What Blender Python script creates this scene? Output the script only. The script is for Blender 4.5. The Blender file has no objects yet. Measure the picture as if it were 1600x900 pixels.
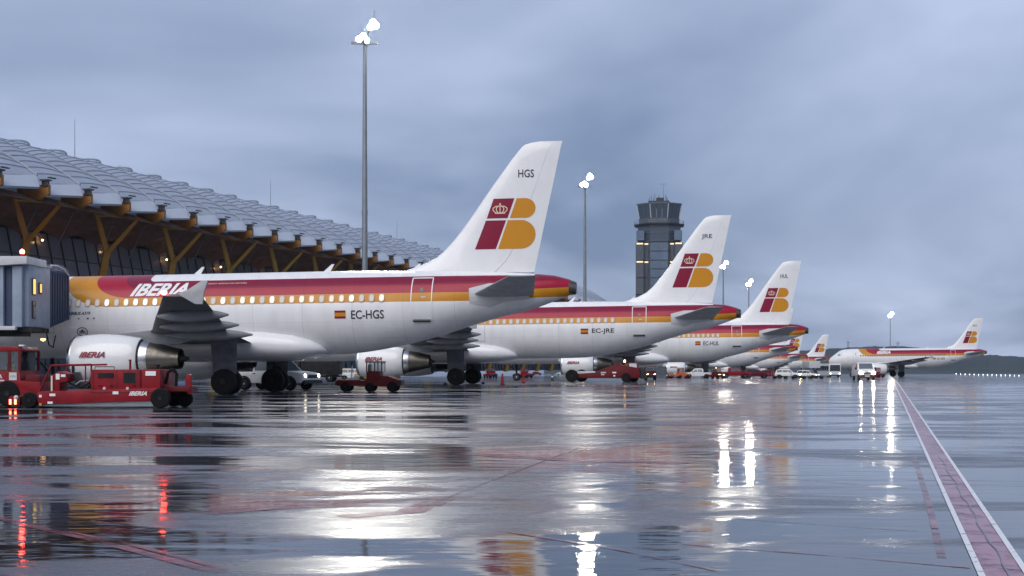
import bpy, bmesh, math, random
from mathutils import Vector, Matrix
R = math.radians
random.seed(7)
S = bpy.context.scene
COL = S.collection

# ------------------------------------------------------------------ camera, sky, sun, exposure
F, YH, CH = 2200.0, 572.0, 1.3          # focal length in px of a 1600 px wide frame, horizon row, camera height
cd = bpy.data.cameras.new('camera'); cam = bpy.data.objects.new('camera', cd); COL.objects.link(cam)
cam.location = (0, 0, CH); cam.rotation_euler = (R(90), 0, 0)
cd.sensor_width = 36; cd.lens = 36 * F / 1600; cd.shift_y = (YH - 450) / 1600
cd.clip_start = .1; cd.clip_end = 9000
S.camera = cam

SUN_EL, SUN_AZ = 44.0, 205.0            # azimuth measured clockwise from +Y (the view direction)
W = bpy.data.worlds.new('World'); S.world = W; W.use_nodes = True
nt = W.node_tree; nt.nodes.clear(); N = nt.nodes.new; L = nt.links.new
def wmath(op, a, b=None):
    n = N('ShaderNodeMath'); n.operation = op
    for i, v in enumerate((a, b)):
        if v is None: continue
        if isinstance(v, (int, float)): n.inputs[i].default_value = v
        else: L(v, n.inputs[i])
    return n.outputs[0]
sky = N('ShaderNodeTexSky'); sky.sky_type = 'NISHITA'; sky.sun_disc = False
sky.sun_elevation = R(SUN_EL); sky.sun_rotation = R(SUN_AZ); sky.altitude = 600; sky.dust_density = 2
tc = N('ShaderNodeTexCoord'); sp = N('ShaderNodeSeparateXYZ'); L(tc.outputs['Generated'], sp.inputs[0])
zz = wmath('ADD', wmath('MAXIMUM', sp.outputs[2], 0.0), .16)
cb = N('ShaderNodeCombineXYZ'); L(wmath('DIVIDE', sp.outputs[0], zz), cb.inputs[0]); L(wmath('DIVIDE', sp.outputs[1], zz), cb.inputs[1])
mp = N('ShaderNodeMapping'); mp.inputs['Scale'].default_value = (.75, .42, 1); mp.inputs['Location'].default_value = (2.3, 4.1, 0)
mp.inputs['Rotation'].default_value = (0, 0, R(-24)); L(cb.outputs[0], mp.inputs[0])
ns = N('ShaderNodeTexNoise'); ns.inputs['Scale'].default_value = 1.0; ns.inputs['Detail'].default_value = 4.5
ns.inputs['Roughness'].default_value = .52; ns.inputs['Distortion'].default_value = .5; L(mp.outputs[0], ns.inputs['Vector'])
rp = N('ShaderNodeValToRGB'); L(ns.outputs[0], rp.inputs[0])
rp.color_ramp.elements[0].position = .36; rp.color_ramp.elements[0].color = (.130, .180, .295, 1)
rp.color_ramp.elements[1].position = .66; rp.color_ramp.elements[1].color = (.385, .450, .615, 1)
b1 = N('ShaderNodeBackground'); b1.inputs[1].default_value = .06; L(sky.outputs[0], b1.inputs[0])
b2 = N('ShaderNodeBackground'); b2.inputs[1].default_value = 1.0; L(rp.outputs[0], b2.inputs[0])
mx = N('ShaderNodeMixShader'); mx.inputs[0].default_value = .88; L(b1.outputs[0], mx.inputs[1]); L(b2.outputs[0], mx.inputs[2])
wo = N('ShaderNodeOutputWorld'); L(mx.outputs[0], wo.inputs[0])

sl = bpy.data.lights.new('sun', 'SUN'); sl.energy = 1.5; sl.angle = R(60); sl.color = (1, .95, .9)
so = bpy.data.objects.new('sun', sl); COL.objects.link(so)
sv = Vector((math.sin(R(SUN_AZ)) * math.cos(R(SUN_EL)), math.cos(R(SUN_AZ)) * math.cos(R(SUN_EL)), math.sin(R(SUN_EL))))
so.rotation_euler = (-sv).to_track_quat('-Z', 'Y').to_euler(); so.location = (0, -30, 60)
vs = S.view_settings; vs.view_transform = 'Standard'; vs.look = 'None'; vs.exposure = 0.5; vs.gamma = 1.0; vs.use_curve_mapping = False
S.render.engine = 'CYCLES'
S.cycles.use_denoising = True; S.cycles.max_bounces = 8; S.cycles.diffuse_bounces = 3; S.cycles.glossy_bounces = 4
S.cycles.transmission_bounces = 4; S.cycles.sample_clamp_indirect = 4; S.cycles.blur_glossy = .4; S.cycles.caustics_reflective = True; S.cycles.caustics_refractive = False

# ------------------------------------------------------------------ helpers
def gz(y):                                # the apron falls away gently beyond 80 m
    if y < 80: return 0.0
    if y < 130: return -.005 * (y - 80) ** 2 / 100
    return -.005 * (y - 105)
def gp(px, py):                           # the ground point seen at a photo pixel
    Z = CH * F / (py - YH)
    for _ in range(30): Z = .5 * Z + .5 * (CH - gz(Z)) * F / (py - YH)
    return Vector(((px - 800) / F * Z, Z, gz(Z)))
def at(px, Z, up=0.0): return Vector(((px - 800) / F * Z, Z, gz(Z) + up))
def zpx(py, Z): return CH + (YH - py) * Z / F

class MB:
    def __init__(s): s.v = []; s.f = []
    def add(s, vs, fs):
        o = len(s.v); s.v += [tuple(p) for p in vs]; s.f += [tuple(i + o for i in f) for f in fs]; return s
    def box(s, x0, x1, y0, y1, z0, z1, tx=0, ty=0):      # tx, ty: the top is narrowed by this much on each side
        return s.add([(x0, y0, z0), (x1, y0, z0), (x1, y1, z0), (x0, y1, z0), (x0 + tx, y0 + ty, z1), (x1 - tx, y0 + ty, z1), (x1 - tx, y1 - ty, z1), (x0 + tx, y1 - ty, z1)],
                     [(3, 2, 1, 0), (4, 5, 6, 7), (0, 1, 5, 4), (1, 2, 6, 5), (2, 3, 7, 6), (3, 0, 4, 7)])
    def prism(s, poly, y0, y1, ax='y'):                  # polygon in (x, z) pushed along y, or in (x, y) along z
        n = len(poly)
        if ax == 'y': a = [(p[0], y0, p[1]) for p in poly]; b = [(p[0], y1, p[1]) for p in poly]
        elif ax == 'x': a = [(y0, p[0], p[1]) for p in poly]; b = [(y1, p[0], p[1]) for p in poly]
        else: a = [(p[0], p[1], y0) for p in poly]; b = [(p[0], p[1], y1) for p in poly]
        return s.add(a + b, [tuple(range(n)), tuple(range(2 * n - 1, n - 1, -1))] + [(i, i + n, (i + 1) % n + n, (i + 1) % n) for i in range(n)])
    def tube(s, p0, p1, r0, r1=None, n=10):
        p0 = Vector(p0); p1 = Vector(p1); r1 = r0 if r1 is None else r1
        d = (p1 - p0).normalized(); u = d.orthogonal().normalized(); w = d.cross(u)
        vs = []
        for p, r in ((p0, r0), (p1, r1)):
            for i in range(n):
                a = 2 * math.pi * i / n; vs.append(p + u * math.cos(a) * r + w * math.sin(a) * r)
        return s.add(vs, [(i, (i + 1) % n, (i + 1) % n + n, i + n) for i in range(n)] + [tuple(range(n - 1, -1, -1)), tuple(range(n, 2 * n))])
    def path(s, pts, r, n=6):
        for a, b in zip(pts[:-1], pts[1:]): s.tube(a, b, r, r, n)
        return s
    def loft(s, rings, cap=True, closed=True):
        n = len(rings[0]); fs = []
        for k in range(len(rings) - 1):
            for i in range(n if closed else n - 1):
                j = (i + 1) % n; fs.append((k * n + i, k * n + j, (k + 1) * n + j, (k + 1) * n + i))
        if cap: fs += [tuple(range(n - 1, -1, -1)), tuple(range((len(rings) - 1) * n, len(rings) * n))]
        return s.add([p for r in rings for p in r], fs)
    def lathe(s, prof, c, axis='x', n=24):               # prof: (position along axis, radius)
        rings = []
        for a, r in prof:
            ring = []
            for i in range(n):
                t = 2 * math.pi * i / n; p, q = r * math.cos(t), r * math.sin(t)
                ring.append({'x': (c[0] + a, c[1] + p, c[2] + q), 'y': (c[0] + p, c[1] + a, c[2] + q), 'z': (c[0] + p, c[1] + q, c[2] + a)}[axis])
            rings.append(ring)
        return s.loft(rings)
    def mesh(s, name, m, bevel=0, smooth=30):
        me = bpy.data.meshes.new(name); me.from_pydata(s.v, [], s.f)
        bm = bmesh.new(); bm.from_mesh(me)
        bmesh.ops.recalc_face_normals(bm, faces=bm.faces)
        if bevel:
            ed = [e for e in bm.edges if e.is_manifold and e.calc_face_angle(0) > R(25)]
            bmesh.ops.bevel(bm, geom=ed, offset=bevel, segments=2, affect='EDGES', profile=.6, clamp_overlap=True)
        bm.to_mesh(me); bm.free()
        if m: me.materials.append(m)
        if smooth: me.shade_smooth(); me.set_sharp_from_angle(angle=R(smooth))
        return me
    def build(s, name, m, parent=None, bevel=0, smooth=30, loc=None):
        return obj(name, s.mesh(name, m, bevel, smooth), parent, loc)
def obj(name, me, parent=None, loc=None):
    o = bpy.data.objects.new(name, me); COL.objects.link(o)
    if parent: o.parent = parent
    if loc is not None: o.location = loc
    return o
def tag(o, label=None, cat=None, group=None, kind=None):
    for k, v in (('label', label), ('category', cat), ('group', group), ('kind', kind)):
        if v: o[k] = v
    return o
def thing(name, label, cat, loc=(0, 0, 0), rz=0, group=None):
    o = bpy.data.objects.new(name, None); COL.objects.link(o); o.empty_display_size = .5
    o.location = loc; o.rotation_euler = (0, 0, rz)
    return tag(o, label, cat, group)
def hermite(xs, ys):                                     # monotone cubic through the points
    n = len(xs); d = [(ys[i + 1] - ys[i]) / (xs[i + 1] - xs[i]) for i in range(n - 1)]
    m = [d[0]] + [0 if d[i - 1] * d[i] <= 0 else 2 * d[i - 1] * d[i] / (d[i - 1] + d[i]) for i in range(1, n - 1)] + [d[-1]]
    def f(x):
        if x <= xs[0]: return ys[0]
        if x >= xs[-1]: return ys[-1]
        i = max(k for k in range(n - 1) if xs[k] <= x); h = xs[i + 1] - xs[i]; t = (x - xs[i]) / h
        return (2*t**3 - 3*t*t + 1) * ys[i] + (t**3 - 2*t*t + t) * h * m[i] + (3*t*t - 2*t**3) * ys[i + 1] + (t**3 - t*t) * h * m[i + 1]
    return f

# ------------------------------------------------------------------ materials
def mat(name, col, rough=.5, metal=0, coat=0, emit=None, es=0, var=0, vscale=3.0, bump=0, bscale=40, spec=.5, alpha=None, trans=0):
    m = bpy.data.materials.new(name); m.use_nodes = True
    t = m.node_tree; b = t.nodes['Principled BSDF']
    b.inputs['Base Color'].default_value = (*col, 1); b.inputs['Roughness'].default_value = rough; b.inputs['Metallic'].default_value = metal
    b.inputs['Coat Weight'].default_value = coat; b.inputs['Coat Roughness'].default_value = .08
    b.inputs['Specular IOR Level'].default_value = spec; b.inputs['Transmission Weight'].default_value = trans
    if emit: b.inputs['Emission Color'].default_value = (*emit, 1); b.inputs['Emission Strength'].default_value = es
    if var or bump:
        c = t.nodes.new('ShaderNodeTexCoord')
    if var:                                              # grime: streaky noise over the paint
        n = t.nodes.new('ShaderNodeTexNoise'); n.inputs['Scale'].default_value = vscale; n.inputs['Detail'].default_value = 6; n.inputs['Roughness'].default_value = .65
        t.links.new(c.outputs['Object'], n.inputs['Vector'])
        r = t.nodes.new('ShaderNodeMapRange'); r.inputs[1].default_value = .3; r.inputs[2].default_value = .7; r.inputs[3].default_value = 1 - var; r.inputs[4].default_value = 1
        t.links.new(n.outputs[0], r.inputs[0])
        v = t.nodes.new('ShaderNodeMix'); v.data_type = 'RGBA'; v.blend_type = 'MULTIPLY'; v.inputs[0].default_value = 1
        v.inputs[6].default_value = (*col, 1); t.links.new(r.outputs[0], v.inputs[7]); t.links.new(v.outputs[2], b.inputs['Base Color'])
        r2 = t.nodes.new('ShaderNodeMapRange'); r2.inputs[1].default_value = .3; r2.inputs[2].default_value = .7
        r2.inputs[3].default_value = min(1, rough * 1.5); r2.inputs[4].default_value = rough * .8
        t.links.new(n.outputs[0], r2.inputs[0]); t.links.new(r2.outputs[0], b.inputs['Roughness'])
    if bump:
        n2 = t.nodes.new('ShaderNodeTexNoise'); n2.inputs['Scale'].default_value = bscale; n2.inputs['Detail'].default_value = 3
        t.links.new(c.outputs['Object'], n2.inputs['Vector'])
        bp = t.nodes.new('ShaderNodeBump'); bp.inputs['Strength'].default_value = bump; bp.inputs['Distance'].default_value = .02
        t.links.new(n2.outputs[0], bp.inputs['Height']); t.links.new(bp.outputs[0], b.inputs['Normal'])
    return m
WHITE = (.84, .835, .83); MAROON = (.23, .003, .030); RED = (.37, .006, .032); YEL = (.60, .25, .012)
M = {}
M['white'] = mat('white_paint', WHITE, .28, coat=.6, var=.10, vscale=1.2)
M['cowl'] = mat('cowl_white', (.82, .82, .81), .25, coat=.6, var=.06, vscale=2)
M['maroon'] = mat('maroon_paint', MAROON, .35, spec=.3)
M['red_p'] = mat('red_stripe_paint', RED, .25, coat=.6)
M['yellow'] = mat('amber_paint', YEL, .35, spec=.3)
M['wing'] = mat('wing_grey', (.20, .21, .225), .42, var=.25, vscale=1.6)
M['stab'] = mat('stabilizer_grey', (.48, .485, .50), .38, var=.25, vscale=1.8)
M['pale'] = mat('pale_grey', (.55, .56, .57), .4, var=.12)
M['geardoor'] = mat('gear_door_grey', (.075, .08, .10), .5, var=.3)
M['steel'] = mat('steel', (.55, .56, .58), .25, metal=1, var=.12)
M['nozzle'] = mat('nozzle_metal', (.20, .185, .16), .32, metal=1, var=.25, vscale=5)
M['black'] = mat('black', (.012, .012, .014), .55)
M['rubber'] = mat('rubber', (.007, .007, .008), .85, bump=.3, bscale=30, spec=.25)
M['ink'] = mat('black_ink', (.02, .02, .025), .4)
M['inkred'] = mat('maroon_ink', (.23, .01, .03), .4)
M['inkwhite'] = mat('white_ink', (.82, .82, .82), .4)
M['cream'] = mat('cream_ink', (.75, .62, .45), .4)
M['glass'] = mat('dark_glass', (.02, .025, .03), .05, spec=.8)
M['lit'] = mat('lit_pane', (.5, .42, .34), .3, emit=(1, .82, .64), es=.55)
M['lit_b'] = mat('lit_pane_b', (.5, .42, .34), .3, emit=(1, .78, .58), es=.38)
M['lit_c'] = mat('lit_pane_c', (.5, .45, .4), .3, emit=(1, .88, .76), es=.72)
M['blind'] = mat('window_blind', (.55, .5, .45), .5, emit=(1, .8, .6), es=.12)
M['pane'] = mat('cabin_pane', (.35, .33, .32), .15, emit=(1, .85, .72), es=.16)
M['wframe'] = mat('window_rim', (.40, .36, .30), .4)
M['vred'] = mat('vehicle_red', (.30, .003, .012), .42, spec=.3, var=.45, vscale=2.2)
M['vdred'] = mat('vehicle_dark_red', (.14, .004, .008), .48, spec=.3, var=.40, vscale=2.4)
M['vorange'] = mat('vehicle_orange', (.55, .12, .03), .4, coat=.3, var=.25)
M['vwhite'] = mat('vehicle_white', (.82, .82, .81), .3, coat=.5, var=.15, vscale=2)
M['vyel'] = mat('vehicle_yellow', (.55, .30, .03), .45, var=.35, vscale=2)
M['vblue'] = mat('panel_blue', (.10, .16, .32), .4, var=.2)
M['chassis'] = mat('chassis_dark', (.013, .013, .015), .6, var=.3, spec=.3)
M['cglass'] = mat('vehicle_glass', (.10, .12, .14), .06, spec=.8)
M['bridge'] = mat('bridge_panel', (.30, .36, .45), .38, var=.22, vscale=1.3)
M['bridgew'] = mat('bridge_white', (.66, .67, .68), .45, var=.18, vscale=1.5)
M['bellows'] = mat('bellows_cloth', (.045, .065, .12), .7)
M['galv'] = mat('galvanised', (.30, .32, .34), .45, metal=.6, var=.2, vscale=.7)
M['roof'] = mat('roof_aluminium', (.46, .50, .57), .36, metal=.35, var=.14, vscale=.5)
M['seam'] = mat('roof_seam', (.26, .29, .35), .45, metal=.3)
M['fascia'] = mat('roof_fascia', (.52, .56, .63), .4, var=.08, vscale=.6)
M['soffit'] = mat('bamboo_soffit', (.32, .16, .11), .55, var=.3, vscale=1.0)
M['beam'] = mat('beam_orange', (.36, .15, .025), .5, var=.2)
M['tie'] = mat('tie_yellow', (.50, .33, .08), .5)
M['facade'] = mat('facade_glass', (.36, .36, .39), .2, spec=.7, var=.4, vscale=.35)
M['mull'] = mat('mullion', (.035, .038, .045), .5)
M['conc'] = mat('concrete_wall', (.20, .20, .20), .8, var=.25, vscale=.6, bump=.3)
M['twpanel'] = mat('tower_panel', (.085, .10, .125), .5, var=.2, vscale=.2)
M['twglass'] = mat('tower_glass', (.055, .075, .10), .12, spec=.7)
M['twstrip'] = mat('tower_strip_glass', (.13, .18, .25), .15, spec=.7, var=.3, vscale=.25)
M['twlight'] = mat('tower_wash_light', (.8, .6, .3), .5, emit=(1, .78, .45), es=.7)
M['lamp'] = mat('flood_lens', (1, 1, 1), .3, emit=(1, .96, .86), es=1250)
M['lamp2'] = mat('flood_lens_far', (1, 1, 1), .3, emit=(1, .93, .78), es=260)
M['slamp'] = mat('soffit_lamp', (1, .7, .3), .3, emit=(1, .50, .14), es=14)
M['warm'] = mat('warm_lamp', (1, .7, .3), .3, emit=(1, .50, .13), es=5)
M['head'] = mat('headlamp_lens', (1, 1, 1), .3, emit=(1, .88, .62), es=160)
M['headw'] = mat('headlamp_warm', (1, .8, .5), .3, emit=(1, .60, .24), es=120)
M['redl'] = mat('red_lamp', (1, .1, .05), .3, emit=(1, .06, .04), es=38)
M['redoff'] = mat('red_lens', (.35, .02, .02), .2)
M['tail'] = mat('tail_lamp', (1, .1, .05), .3, emit=(1, .12, .06), es=9)
M['conered'] = mat('cone_red', (.45, .03, .03), .5)
M['hivis'] = mat('hi_vis', (.50, .75, .05), .6)
M['navy'] = mat('navy_cloth', (.02, .03, .07), .8)
M['skin'] = mat('skin', (.42, .25, .18), .6)
def worn(name, col, lo, hi, rough, scale):
    m = mat(name, col, rough, spec=.6); t = m.node_tree; b = t.nodes['Principled BSDF']; b.inputs['IOR'].default_value = 1.6
    c = t.nodes.new('ShaderNodeTexCoord'); n = t.nodes.new('ShaderNodeTexNoise'); n.inputs['Scale'].default_value = scale; n.inputs['Detail'].default_value = 7; n.inputs['Roughness'].default_value = .7
    t.links.new(c.outputs['Object'], n.inputs['Vector']); r = t.nodes.new('ShaderNodeMapRange'); r.inputs[1].default_value = lo; r.inputs[2].default_value = hi; t.links.new(n.outputs[0], r.inputs[0]); t.links.new(r.outputs[0], b.inputs['Alpha'])
    return m
M['linewhite'] = worn('line_white', (.80, .80, .80), .26, .44, .3, 9)
M['linered'] = worn('line_red', (.30, .03, .075), .30, .52, .16, 2.5)
M['linefade'] = worn('line_red_worn', (.24, .006, .02), .38, .58, .16, 1.6)
M['seal'] = mat('joint_seal', (.07, .073, .08), .2)
M['hill'] = mat('hill_scrub', (.035, .055, .055), .9, var=.5, vscale=.01)

# ------------------------------------------------------------------ lettering (flat print laid on surfaces)
_tx = {}
def letters(body, h, shear=0.0, bold=0.0, width=None, slices=5):
    """triangles of a word in (s, t): s to the reader's right, t up, cap height h, width scaled if given"""
    key = (body, h, shear, bold, width, slices)
    if key in _tx: return _tx[key]
    cu = bpy.data.curves.new('t', 'FONT'); cu.body = body; cu.size = 1; cu.shear = shear; cu.offset = bold; cu.resolution_u = 3
    o = bpy.data.objects.new('t', cu); COL.objects.link(o); bpy.context.view_layer.update()
    me = bpy.data.meshes.new_from_object(o.evaluated_get(bpy.context.evaluated_depsgraph_get()))
    bpy.data.objects.remove(o); bpy.data.curves.remove(cu)
    bm = bmesh.new(); bm.from_mesh(me); bpy.data.meshes.remove(me)
    xs = [v.co.x for v in bm.verts]; ys = [v.co.y for v in bm.verts]
    x0, y0, sy = min(xs), min(ys), h / (max(ys) - min(ys)); sx = sy if width is None else width / (max(xs) - min(xs))
    for v in bm.verts: v.co = ((v.co.x - x0) * sx, (v.co.y - y0) * sy, 0)
    for k in range(1, slices):
        bmesh.ops.bisect_plane(bm, geom=bm.verts[:] + bm.edges[:] + bm.faces[:], plane_co=(0, h * k / slices, 0), plane_no=(0, 1, 0))
    bm.verts.index_update()
    r = ([tuple(v.co[:2]) for v in bm.verts], [tuple(v.index for v in f.verts) for f in bm.faces]); bm.free()
    _tx[key] = r; return r
def sliced(poly, n=6):
    """a flat outline in (s, t) cut into bands so that it can follow a curved skin"""
    bm = bmesh.new(); vs = [bm.verts.new((p[0], p[1], 0)) for p in poly]; bm.faces.new(vs)
    xs = [p[0] for p in poly]; ys = [p[1] for p in poly]
    for k in range(1, n):
        for co, no in (((0, min(ys) + (max(ys) - min(ys)) * k / n, 0), (0, 1, 0)), ((min(xs) + (max(xs) - min(xs)) * k / n, 0, 0), (1, 0, 0))):
            bmesh.ops.bisect_plane(bm, geom=bm.verts[:] + bm.edges[:] + bm.faces[:], plane_co=co, plane_no=no)
    bm.verts.index_update()
    r = ([tuple(v.co[:2]) for v in bm.verts], [tuple(v.index for v in f.verts) for f in bm.faces]); bm.free(); return r
def decal(name, shape, fn, m, parent):
    return MB().add([fn(*p) for p in shape[0]], shape[1]).build(name, m, parent, smooth=0)

# ================================================================== THE SETTING
def strip(pts, w, m, name, parent, lift=.004, step=1.0):
    """a painted line along ground points, following the fall of the apron"""
    P = [Vector((p[0], p[1])) for p in pts]; mid = []
    for a, b in zip(P[:-1], P[1:]):
        n = max(1, int((b - a).length / step)); mid += [a.lerp(b, i / n) for i in range(n)]
    mid.append(P[-1]); rings = []
    for i, p in enumerate(mid):
        d = (mid[min(i + 1, len(mid) - 1)] - mid[max(i - 1, 0)]).normalized(); q = Vector((-d.y, d.x)) * w / 2
        rings.append([(p.x + q.x, p.y + q.y, gz(p.y + q.y) + lift), (p.x - q.x, p.y - q.y, gz(p.y - q.y) + lift)])
    return MB().loft(rings, cap=False, closed=False).build(name, m, parent, smooth=0)

def ground_material():
    m = bpy.data.materials.new('wet_concrete'); m.use_nodes = True; t = m.node_tree; b = t.nodes['Principled BSDF']; n = t.nodes.new; l = t.links.new
    c = n('ShaderNodeTexCoord')
    def noise(scale, detail=4, rough=.55, sx=1, sy=1, dist=0, rot=0):
        mpn = n('ShaderNodeMapping'); mpn.inputs['Scale'].default_value = (sx, sy, 1); mpn.inputs['Rotation'].default_value = (0, 0, rot); l(c.outputs['Object'], mpn.inputs[0])
        k = n('ShaderNodeTexNoise'); k.inputs['Scale'].default_value = scale; k.inputs['Detail'].default_value = detail
        k.inputs['Roughness'].default_value = rough; k.inputs['Distortion'].default_value = dist; l(mpn.outputs[0], k.inputs['Vector']); return k.outputs[0]
    def rng(v, a, b_, c_, d):
        r = n('ShaderNodeMapRange'); r.interpolation_type = 'SMOOTHSTEP'
        for i, q in enumerate((a, b_, c_, d)): r.inputs[i + 1].default_value = q
        l(v, r.inputs[0]); return r.outputs[0]
    wet = rng(noise(.22, 7, .60, .55, 1.6, .9, .32), .435, .53, 0, 1)         # standing water
    tone = rng(noise(.5, 6, .6), .3, .7, .55, 1.25)
    fine = noise(38, 4, .65)
    mixc = n('ShaderNodeMix'); mixc.data_type = 'RGBA'; mixc.inputs[6].default_value = (.036, .043, .060, 1); mixc.inputs[7].default_value = (.020, .024, .034, 1); l(wet, mixc.inputs[0])
    mul = n('ShaderNodeMix'); mul.data_type = 'RGBA'; mul.blend_type = 'MULTIPLY'; mul.inputs[0].default_value = 1; l(mixc.outputs[2], mul.inputs[6]); l(tone, mul.inputs[7])
    l(mul.outputs[2], b.inputs['Base Color'])
    rr = n('ShaderNodeMix'); rr.data_type = 'FLOAT'; l(wet, rr.inputs[0]); l(rng(noise(1.3, 6, .65, .5, 1.8, .6, .2), .36, .64, .20, .38), rr.inputs[2]); rr.inputs[3].default_value = .03; l(rr.outputs[0], b.inputs['Roughness'])
    b.inputs['IOR'].default_value = 2.0
    rip = noise(1.5, 3, .5, .7, 1.7, .4)
    bp1 = n('ShaderNodeBump'); bp1.inputs['Strength'].default_value = 1; bp1.inputs['Distance'].default_value = .0055; l(rip, bp1.inputs['Height'])
    dry = n('ShaderNodeMath'); dry.operation = 'SUBTRACT'; dry.inputs[0].default_value = 1; l(wet, dry.inputs[1])
    ds = n('ShaderNodeMath'); ds.operation = 'MULTIPLY_ADD'; l(dry.outputs[0], ds.inputs[0]); ds.inputs[1].default_value = .6; ds.inputs[2].default_value = .03
    bp2 = n('ShaderNodeBump'); bp2.inputs['Distance'].default_value = .004; l(fine, bp2.inputs['Height']); l(ds.outputs[0], bp2.inputs['Strength']); l(bp1.outputs[0], bp2.inputs['Normal'])
    l(bp2.outputs[0], b.inputs['Normal'])
    return m
rows = [-80, 0, 40, 80] + list(range(85, 131, 5)) + [200, 400, 900, 1500, 2300]
apron = MB().loft([[(x, y, gz(y)) for x in (-1500, -300, 0, 300, 2900)] for y in rows], cap=False, closed=False).build('apron', ground_material(), smooth=60)
tag(apron, kind='structure')
def lineX(Z, off): return 2.93 + .266 * (Z - 8.8) + off
zs = [-4, 30, 60, 100, 160, 330]
strip([(lineX(z, .145), z) for z in zs], .25, M['linered'], 'red_line', apron, .004, 4)
for off in (.0, .29): strip([(lineX(z, off), z) for z in zs], .042, M['linewhite'], 'white_line', apron, .008, 4)
strip([(lineX(z, .17 + .012 * math.sin(z * 2.1) + .008 * math.sin(z * 5.3)), z) for z in [5 + .35 * k for k in range(45)]], .012, M['seal'], 'crack', apron, .009, .5)
for pts in ([(1166, 743), (1439, 765)], [(1183, 713), (1449, 728)], [(1099, 807), (1433, 830)], [(560, 752), (1150, 737)], [(640, 800), (930, 690)]):
    strip([gp(*p) for p in pts], .02, M['seal'], 'joint_seal', apron, .004, 2)
for pts, w in (([(-40, 800), (60, 825), (150, 845), (340, 895)], .10), ([(95, 830), (200, 850), (290, 873), (360, 893)], .07), ([(317, 803), (400, 795), (473, 790)], .35),
               ([(533, 808), (640, 800), (690, 779)], .28), ([(730, 709), (900, 719), (1070, 724)], .5), ([(1066, 850), (1300, 868), (1516, 887)], .05),
               ([(760, 826), (960, 858), (1120, 892)], .04), ([(1429, 715), (1452, 790), (1472, 872)], .06), ([(60, 672), (200, 664), (330, 659)], .4), ([(1030, 664), (1150, 663), (1270, 668)], .7)):
    strip([gp(*p) for p in pts], w, M['linefade'], 'worn_marking', apron, .005, 1)

# hills far behind the taxiway
prof = hermite([900, 1100, 1290, 1330, 1380, 1440, 1500, 1545, 1600, 1700, 2000, 2600], [556, 552, 546, 543, 541, 545, 551, 555, 557, 556, 552, 556])
ring = []
for i in range(420):
    px = 850 + i * 4.5; d = 1700 + 120 * math.sin(i * .053)
    jag = random.uniform(-2.2, 1.4) + 1.5 * math.sin(i * .31) * math.sin(i * .083)
    ring.append([at(px, d - 300), Vector(((px - 800) / F * (d - 100), d - 100, zpx(576, d - 100))), Vector(((px - 800) / F * d, d, zpx(prof(px) + jag * .5, d))), Vector(((px - 800) / F * (d + 300), d + 300, zpx(prof(px) + 4, d)))])
tag(MB().loft(ring, cap=False, closed=False).build('hills', M['hill']), kind='structure')

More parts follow.
